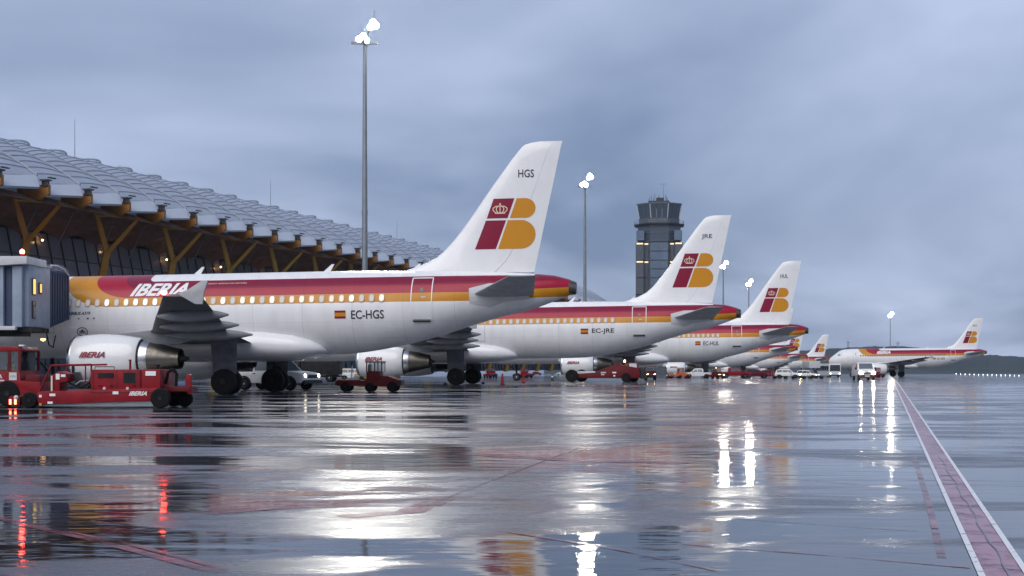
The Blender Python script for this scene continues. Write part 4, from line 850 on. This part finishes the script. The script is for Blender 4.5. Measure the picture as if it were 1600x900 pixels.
def pickup(label, pos, yaw, paint='vwhite', lights=None, group=None, k=1.0, double=True):
    t = thing('pickup_truck', label, 'pickup', pos, yaw, group); t.scale = (k, k, k)
    w = .88
    def sec(poly, ws): return MB().loft([[(x, y, z) for x, z in poly] for y in ws])
    low = [(-2.45, .50), (-2.48, .95), (-2.44, 1.0), (1.0, 1.04), (1.25, 1.06), (2.1, .98), (2.38, .86), (2.44, .55), (2.3, .40), (1.95, .40), (1.85, .62), (1.62, .76), (1.36, .76), (1.13, .62), (1.03, .40), (-1.03, .40), (-1.13, .62), (-1.36, .76), (-1.62, .76), (-1.85, .62), (-1.95, .45)]
    MB().loft([[(x * .985, y, z if z > .5 else z) for x, z in low] if abs(y) > .8 else [(x, y, z) for x, z in low] for y in (-w, -.8, .8, w)]).build('body', M[paint], t, bevel=.02)
    x0 = -.95 if double else -.3
    MB().loft([[(x0, y, 1.02), (1.22, y, 1.02), (.55, y * .84, 1.66), (.3, y * .82, 1.71), (x0 + .25, y * .82, 1.71), (x0 + .05, y * .85, 1.62)] for y in (-.85, .85)]).build('cab', M[paint], t, bevel=.03)
    for sd in (-1, 1):
        pt = lambda x, z: (x, sd * (.85 + .004 - (z - 1.02) * .205), z)
        for a, b in ((((x0 + .12, 1.08), (.05, 1.08), (.05, 1.58), (x0 + .24, 1.58))), (((.13, 1.08), (.98, 1.08), (.5, 1.58), (.13, 1.58)))) if False else []: pass
        for poly in ([(x0 + .12, 1.08), (.05, 1.08), (.05, 1.58), (x0 + .24, 1.58)], [(.13, 1.08), (.98, 1.08), (.5, 1.58), (.13, 1.58)]):
            quad(t, 'side_window', [pt(*p) for p in (poly if sd < 0 else poly[::-1])], 'cglass')
        MB().box(.0, .16, sd * .885 - .012, sd * .885 + .012, .90, .95).box(-.9, -.74, sd * .885 - .012, sd * .885 + .012, .90, .95).build('door_handle', M['black'], t)
        MB().box(.82, .98, sd * .98 - .09, sd * .98 + .09, 1.08, 1.24).build('mirror', M['black'], t, bevel=.02)
        for x in (1.5, -1.5): wheel(t, x, sd * .76, .36, .36, .24, 'wheel', 'galv')
        MB().prism([(1.5 + .47 * math.cos(R(a)), .38 + .42 * math.sin(R(a))) for a in range(0, 181, 18)] + [(1.5 + .37 * math.cos(R(a)), .38 + .34 * math.sin(R(a))) for a in range(180, -1, -18)], sd * .87 - .03, sd * .87 + .03).build('wheel_arch', M['black'], t)
        MB().prism([(-1.5 + .47 * math.cos(R(a)), .38 + .42 * math.sin(R(a))) for a in range(0, 181, 18)] + [(-1.5 + .37 * math.cos(R(a)), .38 + .34 * math.sin(R(a))) for a in range(180, -1, -18)], sd * .87 - .03, sd * .87 + .03).build('wheel_arch', M['black'], t)
        lamp_disc(t, 2.38, sd * .64, .80, .12, lights if lights else 'pale')
    quad(t, 'windscreen', [(1.19, -.70, 1.07), (1.19, .70, 1.07), (.58, .62, 1.63), (.58, -.62, 1.63)], 'cglass')
    MB().box(2.36, 2.47, -.45, .45, .68, .86).build('grille', M['black'], t, bevel=.02)
    MB().box(2.3, 2.52, -.86, .86, .38, .58).build('bumper', M['black'], t, bevel=.04)
    MB().box(-2.2, -1.02, -.7, .7, .985, 1.01).build('load_bed', M['black'], t)
    return t
M['head_dim'] = mat('headlamp_dim', (1, 1, 1), .3, emit=(1, .88, .65), es=5)
pickup('white double-cab pickup under the belly of the nearest airliner, headlight on', gp(431, 609.5), R(-26), 'vwhite', 'head_dim', 'apron service vehicles', .98)

def tow_tractor(label, pos, yaw, paint='vdred', k=1.0, lights=None, beacon=False):
    t = thing('tow_tractor', label, 'tractor', pos, yaw, 'apron service vehicles'); t.scale = (k, k, k)
    MB().prism([(-1.55, .30), (-1.6, .58), (-1.5, .62), (-.1, .60), (.0, .66), (.0, .30)], -.62, .62).build('rear_deck', M[paint], t, bevel=.025)
    MB().prism([(.62, .28), (.62, .82), (1.05, .80), (1.5, .64), (1.58, .56), (1.58, .30)], -.6, .6).build('bonnet', M[paint], t, bevel=.04)
    MB().prism([(-.06, .3), (-.06, 1.02), (.1, 1.06), (.62, 1.04), (.66, .3)], -.6, .6).build('cab_base', M[paint], t, bevel=.02)
    r = MB().box(-.12, .78, -.62, .62, 1.50, 1.56).build('cab_roof', M[paint], t, bevel=.02)
    for x in (-.08, .34, .70):
        for y in (-.58, .54): MB().box(x, x + .05, y, y + .04, 1.0, 1.51).build('cab_post', M[paint], t)
    for sd in (-.575, .565):
        MB().box(-.03, .34, sd, sd + .01, 1.05, 1.5).build('side_pane', M['clear'], t, smooth=0); MB().box(.39, .70, sd, sd + .01, .95, 1.5).build('side_pane', M['clear'], t, smooth=0)
    MB().box(.72, .735, -.53, .53, 1.0, 1.5).build('windscreen', M['clear'], t, smooth=0)
    MB().box(.0, .5, -.4, .4, .9, 1.0).box(-.02, .06, -.4, .4, 1.0, 1.4).build('seat', M['black'], t, bevel=.03)
    MB().tube((-.85, -.45, .6), (-.80, -.45, 1.35), .03).build('lever_post', M['pale'], t)
    MB().box(-.72, -.45, -.5, -.2, .6, .82).build('battery_box', M['pale'], t, bevel=.02)
    MB().box(-1.68, -1.58, -.5, .5, .34, .56).build('rear_bumper', M['black'], t, bevel=.02)
    MB().box(1.56, 1.74, -.58, .58, .34, .62).build('front_bumper', M['black'], t, bevel=.03)
    for x, rr in ((-1.15, .27), (.1, .25), (1.25, .27)):
        for sd in (-.52, .52): wheel(t, x, sd, rr, rr, .2, 'wheel', 'chassis')
    for sd in (-.42, .42): lamp_disc(t, 1.6, sd, .56, .09, lights or 'pale')
    if beacon: MB().lathe([(-.06, .05), (.05, .06), (.1, .02)], (.3, 0, 1.63), 'z', 10).build('beacon', M['warm'], t)
    return t
tow_tractor('dark red tow tractor with upright cab on the open apron under the nearest tail', gp(577, 612), R(-3), 'vdred', .99)

def pushback():
    b = gp(946, 597); t = thing('pushback_tug', 'long low dark red pushback tug with big black wheels, orange beacon on', 'tug', b, R(-8))
    s = F / b.y; lx = lambda p: (p - 946) / s; lz = lambda p: (597 - p) / s; w = .95
    MB().prism([(lx(902), .35), (lx(902), lz(585)), (lx(930), lz(581)), (lx(955), lz(572)), (lx(966), lz(569)), (lx(1000), lz(575)), (lx(1001), lz(585)), (lx(1000), .35)], -w, w).build('body', M['vdred'], t, bevel=.05)
    MB().box(lx(903), lx(930), -w * .8, w * .8, lz(584) , lz(580)).build('cradle', M['pale'], t, bevel=.03)
    MB().prism([(lx(956), lz(574)), (lx(960), lz(566.5)), (lx(969), lz(566.5)), (lx(975), lz(574))], -w * .9, -.1).build('cab', M['vdred'], t, bevel=.03)
    quad(t, 'cab_window', [(lx(960), -w * .91, lz(573)), (lx(969), -w * .91, lz(573)), (lx(968), -w * .91, lz(568)), (lx(961), -w * .91, lz(568))], 'glass')
    MB().prism([(lx(976), lz(577)), (lx(978), lz(567)), (lx(996), lz(567)), (lx(998), lz(577))], -w * .95, w * .9).build('rear_cab', M['vred'], t, bevel=.03)
    quad(t, 'cab_window', [(lx(984), -w * .96, lz(575)), (lx(996), -w * .96, lz(575)), (lx(995), -w * .96, lz(568)), (lx(984), -w * .96, lz(568))], 'bridgew')
    quad(t, 'cab_window', [(lx(977.5), -w * .96, lz(575)), (lx(981), -w * .96, lz(575)), (lx(981), -w * .96, lz(568)), (lx(979), -w * .96, lz(568))], 'cglass')
    for p, q, ww in ((961, 582, 6), (961, 587, 3), (943, 585, 5), (944, 582, 8)): MB().box(lx(p - ww / 2), lx(p + ww / 2), -w - .012, -w - .002, lz(q) - .06, lz(q) + .06).build('notice', M['inkwhite'] if p == 961 else M['pale'], t, smooth=0)
    for x, y in ((895, -.95), (907, .95)): wheel(t, lx(x), y, .55, .55, .5, 'wheel', 'chassis')
    for x, y in ((979, -.9), (990, .9)): wheel(t, lx(x), y, .40, .40, .34, 'wheel', 'chassis')
    MB().tube((lx(976), 0, lz(568)), (lx(976), 0, lz(565.5)), .04).build('beacon_stem', M['black'], t)
    MB().lathe([(-.1, .08), (.06, .1), (.14, .02)], (lx(976), 0, lz(564.5)), 'z', 10).build('beacon', M['warm'], t)
    MB().box(lx(1001), lx(1009), -.8, .8, .3, lz(574)).build('radiator', M['black'], t, bevel=.05)
    MB().path([(lx(912), -w - .02, lz(583)), (lx(932), -w - .02, lz(581.5))], .04).build('grab_rail', M['bridgew'], t)
pushback()

def car(label, pos, yaw, paint='vwhite', k=1.0, lights=None, name='car', cat='car', tall=1.0):
    t = thing(name, label, cat, pos, yaw, 'apron service vehicles'); t.scale = (k, k, k * tall)
    low = [(-2.05, .35), (-2.1, .75), (-2.0, .95), (.9, .95), (1.8, .82), (2.08, .62), (2.1, .35), (1.8, .30), (1.7, .55), (1.3, .62), (.95, .5), (.9, .28), (-.9, .28), (-.95, .5), (-1.3, .62), (-1.7, .55), (-1.8, .3)]
    MB().loft([[(x, y, z) for x, z in low] for y in (-.85, .85)]).build('body', M[paint], t, bevel=.05)
    MB().loft([[(-2.0, y, .93), (1.05, y, .93), (.35, y * .82, 1.48), (.1, y * .8, 1.53), (-1.5, y * .8, 1.52), (-1.8, y * .82, 1.4)] for y in (-.82, .82)]).build('cabin', M[paint], t, bevel=.05)
    for sd in (-1, 1):
        pt = lambda x, z: (x, sd * (.826 - (z - .93) * .27), z)
        for poly in ([(-1.8, .99), (-.85, .99), (-.85, 1.42), (-1.65, 1.42)], [(-.78, .99), (.1, .99), (.1, 1.42), (-.78, 1.42)], [(.17, .99), (.85, .99), (.35, 1.4), (.17, 1.42)]):
            quad(t, 'side_window', [pt(*p) for p in (poly if sd < 0 else poly[::-1])], 'glass')
        for x in (1.33, -1.33): wheel(t, x, sd * .74, .31, .31, .2, 'wheel', 'galv')
        lamp_disc(t, 2.05, sd * .6, .66, .11, lights or 'pale')
    quad(t, 'windscreen', [(1.03, -.68, .98), (1.03, .68, .98), (.4, .60, 1.45), (.4, -.60, 1.45)], 'glass')
    MB().box(2.0, 2.14, -.8, .8, .3, .48).build('bumper', M['black'], t, bevel=.03)
    return t
def truck(label, pos, yaw, body='vyel', cab='vwhite', L_=5.0, H_=2.4, k=1.0, cat='truck', name='service_truck', lights=None, raised=0.0):
    t = thing(name, label, cat, pos, yaw, 'apron service vehicles'); t.scale = (k, k, k)
    MB().box(-L_ / 2, L_ / 2, -.8, .8, .42, .62).build('chassis', M['chassis'], t)
    MB().box(-L_ / 2, L_ / 2 - 1.6, -1.05, 1.05, .65 + raised, H_ + raised).build('cargo_box', M[body], t, bevel=.04)
    if raised: MB().path([(-L_ / 2 + .3, -.8, .62), (L_ / 2 - 2, -.8, .65 + raised), (-L_ / 2 + .3, -.8, .65 + raised), (L_ / 2 - 2, -.8, .62)], .08).build('scissor_lift', M['chassis'], t)
    MB().prism([(L_ / 2 - 1.5, .5), (L_ / 2 - 1.5, 1.95), (L_ / 2 - .45, 1.95), (L_ / 2 - .05, 1.15), (L_ / 2, .5)], -.95, .95).build('cab', M[cab], t, bevel=.05)
    quad(t, 'windscreen', [(L_ / 2 - .04, -.8, 1.2), (L_ / 2 - .04, .8, 1.2), (L_ / 2 - .42, .8, 1.85), (L_ / 2 - .42, -.8, 1.85)], 'glass')
    for sd in (-1, 1):
        pts = [(L_ / 2 - 1.3, sd * .955, 1.15), (L_ / 2 - .3, sd * .955, 1.15), (L_ / 2 - .55, sd * .955, 1.8), (L_ / 2 - 1.3, sd * .955, 1.8)]
        quad(t, 'side_window', pts if sd < 0 else pts[::-1], 'glass')
        for x in (L_ / 2 - .8, -L_ / 2 + .9): wheel(t, x, sd * .8, .4, .4, .26, 'wheel', 'galv')
        lamp_disc(t, L_ / 2 + .01, sd * .7, .8, .1, lights or 'pale')
    MB().box(L_ / 2 - .05, L_ / 2 + .08, -.9, .9, .42, .6).build('bumper', M['black'], t, bevel=.03)
    return t
def bus(label, pos, yaw, k=1.0):
    t = thing('apron_bus', label, 'bus', pos, yaw, 'apron service vehicles'); t.scale = (k, k, k)
    MB().box(-5, 5, -1.25, 1.25, .35, 2.9).build('body', M['vwhite'], t, bevel=.12)
    quad(t, 'windscreen', [(5.01, -1.1, 1.3), (5.01, 1.1, 1.3), (5.01, 1.05, 2.6), (5.01, -1.05, 2.6)], 'glass')
    for sd in (-1, 1):
        for q in range(6):
            pts = [(-4.7 + 1.58 * q, sd * 1.255, 1.3), (-3.25 + 1.58 * q, sd * 1.255, 1.3), (-3.25 + 1.58 * q, sd * 1.255, 2.4), (-4.7 + 1.58 * q, sd * 1.255, 2.4)]; quad(t, 'side_window', pts if sd < 0 else pts[::-1], 'glass')
        for x in (3.3, -3.2): wheel(t, x, sd * 1.1, .48, .48, .28, 'wheel', 'galv')
        lamp_disc(t, 5.02, sd * .95, .8, .12, 'head_dim')
    MB().box(4.9, 5.1, -1.2, 1.2, .35, .6).build('bumper', M['black'], t, bevel=.03)
def van(label, pos, yaw, k=1.0):
    t = thing('white_van', label, 'van', pos, yaw, 'apron service vehicles'); t.scale = (k, k, k)
    prof_ = [(-2.4, .45), (-2.42, 1.9), (-2.3, 2.02), (.9, 2.02), (1.15, 1.95), (1.75, 1.22), (2.3, 1.0), (2.4, .78), (2.4, .62)]
    MB().loft([[(x, y * (1 if z < 1.3 else .93), z) for x, z in prof_] for y in (-.93, -.85, .85, .93)]).build('body', M['vwhite'], t, bevel=.05)
    MB().box(2.25, 2.47, -.9, .9, .30, .68).build('bumper', M['brownb'], t, bevel=.05)
    quad(t, 'windscreen', [(1.70, -.76, 1.30), (1.70, .76, 1.30), (1.20, .70, 1.90), (1.20, -.70, 1.90)], 'cglass')
    for sd in (-1, 1):
        pts = [(.3, sd * .925, 1.25), (1.35, sd * .925, 1.25), (.98, sd * .875, 1.85), (.3, sd * .875, 1.85)]; quad(t, 'side_window', pts if sd < 0 else pts[::-1], 'glass')
        for x in (1.55, -1.5): wheel(t, x, sd * .8, .34, .34, .22, 'wheel', 'galv')
        MB().lathe([(0, .02), (.02, .13), (-.05, .15)], (2.42, sd * .68, .86), 'x', 14).build('headlight', M['head'], t)
        MB().box(1.3, 1.42, sd * 1.06 - .1, sd * 1.06 + .1, 1.22, 1.48).build('mirror', M['black'], t, bevel=.02)
    MB().box(2.36, 2.415, -.42, .42, .74, .92).build('grille', M['black'], t, bevel=.02)
    MB().box(2.472, 2.48, -.26, .26, .46, .57).build('number_plate', M['inkwhite'], t, smooth=0)
    MB().lathe([(0, .05), (.012, .06)], (2.40, 0, .97), 'x', 10).build('badge', M['vblue'], t)
M['brownb'] = mat('bumper_brown', (.10, .045, .02), .5, var=.3)
van('white van driving towards the viewer with both headlights blazing on wet ground', at(1349, 148), R(-94), .94)

tow_tractor('small red baggage tractor seen end-on beside the second airliner wheels', gp(766, 590.5), R(-70), 'vred', 1.05)
tow_tractor('bright red baggage tractor with open cab between two red cones', gp(817, 590.5), R(-35), 'vred', 1.0)
car('small red car behind the bright red baggage tractor', gp(839, 586), R(15), 'vred', .9)
car('white hatchback left of the third airliner engine', gp(878, 586), R(172), 'vwhite', 1.0)
tow_tractor('orange tractor parked just left of the far white pickup', at(1060, 205), R(8), 'vorange', 1.0)
pickup('far white double-cab pickup below the third airliner, seen from its left side', at(1090, 210), R(176), 'vwhite', None, 'apron service vehicles', .86)
pickup('red pickup right of the far white pickup, below the third airliner', at(1148, 212), R(4), 'vred', None, 'apron service vehicles', .95)
tow_tractor('dark baggage tractor with an orange beacon left of the red pickup', at(1117, 190), R(-60), 'vdred', .9, 'headw', True)
tow_tractor('baggage tractor facing the viewer with glaring orange headlights under the third airliner', at(1016, 165), R(-92), 'vdred', 1.0, 'headw', False)
car('dark red car right of the red pickup under the fourth airliner', at(1181, 225), R(5), 'vdred', .9)
car('small red car parked between the dark red car and the white hatchback', at(1204, 235), R(12), 'vred', .85, None)
car('white estate car with headlights on near the far white bus', at(1231, 215), R(-20), 'vwhite', .9, 'headw')
car('small white car standing below the raised catering truck box', at(1262, 218), R(-35), 'vwhite', .8, 'head_dim')
truck('white catering truck with raised box left of the far white bus', at(1265, 245), R(100), 'bridgew', 'vwhite', 5.0, 1.9, .95, 'truck', 'catering_truck', None, 1.1)
bus('far white apron bus facing the viewer left of the taxiing airliner nose', at(1295, 262), R(-88), .88)
tow_tractor('small red tractor partly hidden behind the right side of the white van', at(1367, 240), R(-50), 'vred', 1.0)
truck('amber yellow box truck under the rear belly of the nearest airliner', gp(529, 591), R(175), 'vyel', 'vdred', 4.2, 1.95, .8, 'truck', 'box_truck')
truck('dark box truck left of the amber yellow box truck', at(490, 128), R(176), 'chassis', 'chassis', 5.2, 2.3, .95, 'truck', 'panel_truck')
car('white car with red markings behind the dark red tow tractor', at(553, 165), R(6), 'vwhite', .85)

def belt_loader():
    t = thing('belt_loader', 'olive belt loader raised against the second airliner, behind the tow tractor', 'belt loader', at(590, 112), R(165))
    MB().box(-1.7, 1.7, -.7, .7, .35, .75).build('chassis', M['vyel'], t, bevel=.04)
    MB().add([(-2.0, -.45, .9), (3.0, -.45, 2.6), (3.0, .45, 2.6), (-2.0, .45, .9), (-2.0, -.45, .65), (3.0, -.45, 2.35), (3.0, .45, 2.35), (-2.0, .45, .65)], [(0, 1, 2, 3), (7, 6, 5, 4), (0, 4, 5, 1), (1, 5, 6, 2), (2, 6, 7, 3), (3, 7, 4, 0)]).build('conveyor', M['chassis'], t)
    for y in (-.5, .46): MB().add([(-2.0, y, 1.0), (3.0, y, 2.7), (3.0, y + .04, 2.7), (-2.0, y + .04, 1.0), (-2.0, y, .6), (3.0, y, 2.3), (3.0, y + .04, 2.3), (-2.0, y + .04, .6)], [(0, 1, 2, 3), (7, 6, 5, 4), (0, 4, 5, 1), (1, 5, 6, 2), (2, 6, 7, 3), (3, 7, 4, 0)]).build('side_rail', M['olive'], t)
    MB().path([(.9, -.3, .7), (1.4, -.3, 1.9)], .08).build('lift_ram', M['pale'], t)
    MB().box(-1.2, -.7, -.7, -.3, .75, 1.1).build('seat', M['black'], t, bevel=.03)
    for x in (-1.1, 1.1):
        for y in (-.6, .6): wheel(t, x, y, .3, .3, .2, 'wheel', 'chassis')
M['olive'] = mat('olive_paint', (.16, .17, .04), .5, var=.2)
belt_loader()

def dolly(label, pos, yaw, k=1.0, mm='chassis'):
    t = thing('baggage_dolly', label, 'baggage cart', pos, yaw, 'baggage dollies'); t.scale = (k, k, k)
    MB().box(-1.4, 1.4, -.75, .75, .42, .55).build('deck', M[mm], t, bevel=.02)
    MB().path([(-1.35, -.7, .55), (-1.35, -.7, 1.3), (-1.35, .7, 1.3), (-1.35, .7, .55)], .03).build('end_rail', M['galv'], t)
    MB().path([(1.4, 0, .48), (2.1, 0, .3)], .04).build('drawbar', M['galv'], t)
    for x in (-1, 1):
        for y in (-.6, .6): wheel(t, x, y, .2, .2, .12, 'wheel', 'chassis')
dolly('dark red flat baggage dolly left of the white hatchback', gp(852, 585), R(3), .9, 'vdred')
dolly('flat dark dolly in front of the white estate car', at(1219, 190), R(4), .75)
dolly('flat dark dolly in front of the small white car', at(1248, 188), R(-3), .75)
dolly('flat dark dolly nearest the far white bus', at(1275, 190), R(2), .75)

# ------------------------------------------------------------------ cones
def cone(label, pos, red=True, h=.8):
    t = thing('traffic_cone', label, 'traffic cone', pos, 0, 'traffic cones on the apron')
    MB().box(-.17, .17, -.17, .17, 0, .05).build('foot', M['black'], t, bevel=.01)
    MB().lathe([(.05, .14), (h, .045), (h + .01, .01)], (0, 0, 0), 'z', 16).build('body', M['conered' if red else 'ink'], t)
    f = lambda z: .14 - .095 * (z - .05) / (h - .05) + .004
    MB().lathe([(h * .55, f(h * .55)), (h * .72, f(h * .72))], (0, 0, 0), 'z', 16).build('band', M['conered' if red else 'inkwhite'], t)
cone('red traffic cone right of the second airliner main wheels', gp(785, 601))
cone('red traffic cone in front of the bright red baggage tractor', gp(818, 598.5), True, .62)
cone('black traffic cone left of the pushback tug wheels', gp(863, 595.5), False, .7)
cone('black traffic cone below the rear of the third airliner engine', gp(1042, 592), False, .75)
cone('black and white traffic cone in front of the far white pickup', gp(1072, 590.8), False, .7)

def chock(label, x, y, rz):
    t = thing('wheel_chock', label, 'wheel chock', (x, y, gz(y)), rz, 'wheel chocks')
    MB().prism([(-.14, 0), (.14, 0), (.03, .17), (-.03, .17)], -.28, .28).build('wedge', M['black'], t, bevel=.01)
    MB().tube((0, -.3, .1), (0, -.55, .03), .012, n=6).build('rope', M['galv'], t)
def by_gear(X, Z, E, sd, du):                              # ground point du ahead of a main wheel of an airliner parked at (X, Z)
    u, y = 14.8 + E + du, sd * 3.8; c, s_ = math.cos(R(7)), math.sin(R(7)); return X - c * u - s_ * y, Z + s_ * u - c * y
chock('black wheel chock behind the port main wheels of the nearest airliner', *by_gear(2.24, 65.75, 0, 1, -.78), R(173))
chock('black wheel chock ahead of the port main wheels of the second airliner', *by_gear(15.2, 98.3, 3.9, 1, .78), R(173))
chock('black wheel chock behind the starboard main wheels of the second airliner', *by_gear(15.2, 98.3, 3.9, -1, -.78), R(173))

# ------------------------------------------------------------------ people
def skinned(name, joints, bones, m, parent, sub=2):
    me = bpy.data.meshes.new(name); keys = list(joints); me.from_pydata([joints[k][0] for k in keys], [(keys.index(a), keys.index(b)) for a, b in bones], [])
    o = bpy.data.objects.new(name, me); COL.objects.link(o)
    md = o.modifiers.new('s', 'SKIN'); md.use_smooth_shade = True
    for i, k in enumerate(keys):
        r = joints[k][1]; me.skin_vertices[0].data[i].radius = r if isinstance(r, tuple) else (r, r); me.skin_vertices[0].data[i].use_root = (i == 0)
    sd = o.modifiers.new('u', 'SUBSURF'); sd.levels = sub; sd.render_levels = sub
    bpy.context.view_layer.update()
    m2 = bpy.data.meshes.new_from_object(o.evaluated_get(bpy.context.evaluated_depsgraph_get()))
    bpy.data.objects.remove(o); m2.materials.clear()
    for q in (m if isinstance(m, list) else [m]): m2.materials.append(q)
    m2.shade_smooth(); return obj(name, m2, parent)
def person(label, loc, rz, seated=False):
    t = thing('person', label, 'person', loc, rz)
    J = {'pelvis': ((0, 0, .95), (.16, .11)), 'waist': ((0, 0, 1.08), (.14, .10)), 'chest': ((.01, 0, 1.30), (.17, .12)), 'neck': ((.02, 0, 1.48), .055), 'chin': ((.05, 0, 1.56), .075), 'head': ((.04, 0, 1.66), .10), 'crown': ((.03, 0, 1.74), .07)}
    Bn = [('pelvis', 'waist'), ('waist', 'chest'), ('chest', 'neck'), ('neck', 'chin'), ('chin', 'head'), ('head', 'crown')]
    for sd, s in ((1, 'l'), (-1, 'r')):
        J['sh' + s] = ((.01, sd * .19, 1.41), .07); J['el' + s] = ((.06, sd * .27, 1.14), .05); J['wr' + s] = ((.24, sd * .22, .98), .036); J['pa' + s] = ((.31, sd * .21, .96), .038)
        Bn += [('chest', 'sh' + s), ('sh' + s, 'el' + s), ('el' + s, 'wr' + s), ('wr' + s, 'pa' + s)]
        for q in range(4): J['f%s%d' % (s, q)] = ((.40 - .012 * abs(q - 1), sd * .21 + (q - 1.5) * .022, .94 - .015 * q), .009); Bn.append(('pa' + s, 'f%s%d' % (s, q)))
        J['th' + s] = ((.35, sd * .165, .975), .010); Bn.append(('pa' + s, 'th' + s))
        if seated: J['kn' + s] = ((.45, sd * .13, .92), .075); J['an' + s] = ((.55, sd * .13, .48), .05); J['to' + s] = ((.70, sd * .13, .44), .045)
        else: J['kn' + s] = ((.02, sd * .11, .50), .07); J['an' + s] = ((-.02, sd * .11, .09), .05); J['to' + s] = ((.14, sd * .13, .04), .045)
        J['hp' + s] = ((0, sd * .10, .88), .10); Bn += [('pelvis', 'hp' + s), ('hp' + s, 'kn' + s), ('kn' + s, 'an' + s), ('an' + s, 'to' + s)]
    b = skinned('body', J, Bn, [M['navy'], M['skin']], t)
    for p in b.data.polygons:
        c = p.center
        p.material_index = 1 if c.z > 1.47 or (c.x > .27 and .9 < c.z < 1.02 and not seated) or (c.x > .27 and .935 < c.z < 1.02) else 0
    v = {'a': ((0, 0, .92), (.185, .135)), 'b': ((0, 0, 1.08), (.175, .13)), 'c': ((.01, 0, 1.28), (.20, .15)), 'd': ((.01, 0, 1.42), (.17, .12))}
    skinned('hi_vis_vest', v, [('a', 'b'), ('b', 'c'), ('c', 'd')], M['hivis'], t)
    MB().lathe([(0, .105), (.06, .10), (.11, .06), (.125, .01)], (.035, 0, 1.68), 'z', 14).build('hair', M['black'], t)
    return t
person('ground worker in a yellow hi-vis vest standing behind the cargo tractor', at(50.5, 70), R(200))
person('driver in a hi-vis vest seated inside the red cargo tractor cab', at(15, 46.2) + Vector((0, .05, -.02)), R(0), True)

# ------------------------------------------------------------------ far lights on the taxiway, masts on the hill
for i in range(15):
    f = i / 14; p = gp(1494 + 98 * f, 584.9 + 2.9 * f ** .7)
    t = MB().tube((0, 0, 0), (0, 0, .22), .03, n=6).lathe([(.22, .09), (.34, .09), (.40, .02)], (0, 0, 0), 'z', 8).build('edge_light', M['edge'] if 'edge' in M else M.setdefault('edge', mat('edge_lens', (1, 1, 1), .3, emit=(1, .97, .9), es=4)), None, loc=p)
    t.scale = (p.y / 480,) * 3
    tag(t, 'tiny white taxiway edge light in the row at the right edge', 'edge light', 'taxiway edge lights')
for px, top, lab in ((1325, 531, 'thin lattice mast on the far ridge left of the taxiing airliner cockpit'), (1403, 533, 'thin pale mast on the far ridge behind the taxiing airliner roof')):
    b = Vector(((px - 800) / F * 1680, 1680, 10)); t = thing('ridge_mast', lab, 'mast', b, 0)
    h = zpx(top, 1680) - 10
    MB().tube((0, 0, 0), (0, 0, h), .7, .4, 6).build('pole', M['galv'], t); MB().box(-2.2, 2.2, -.3, .3, h - 3.5, h - 2.8).box(-1.6, 1.6, -.3, .3, h - 6.5, h - 5.9).build('crossarm', M['galv'], t)

# ------------------------------------------------------------------ damp air
hz = MB().box(-1600, 3000, -100, 2400, -12.6, 67).build('haze', None, smooth=0)
hm = bpy.data.materials.new('damp_air'); hm.use_nodes = True; ht = hm.node_tree; ht.nodes.clear()
pv = ht.nodes.new('ShaderNodeVolumePrincipled'); pv.inputs['Color'].default_value = (.80, .86, .97, 1); pv.inputs['Density'].default_value = .00011; pv.inputs['Anisotropy'].default_value = .8
ht.links.new(pv.outputs[0], ht.nodes.new('ShaderNodeOutputMaterial').inputs['Volume'])
hz.data.materials.append(hm); tag(hz, kind='stuff'); hz.display_type = 'WIRE'
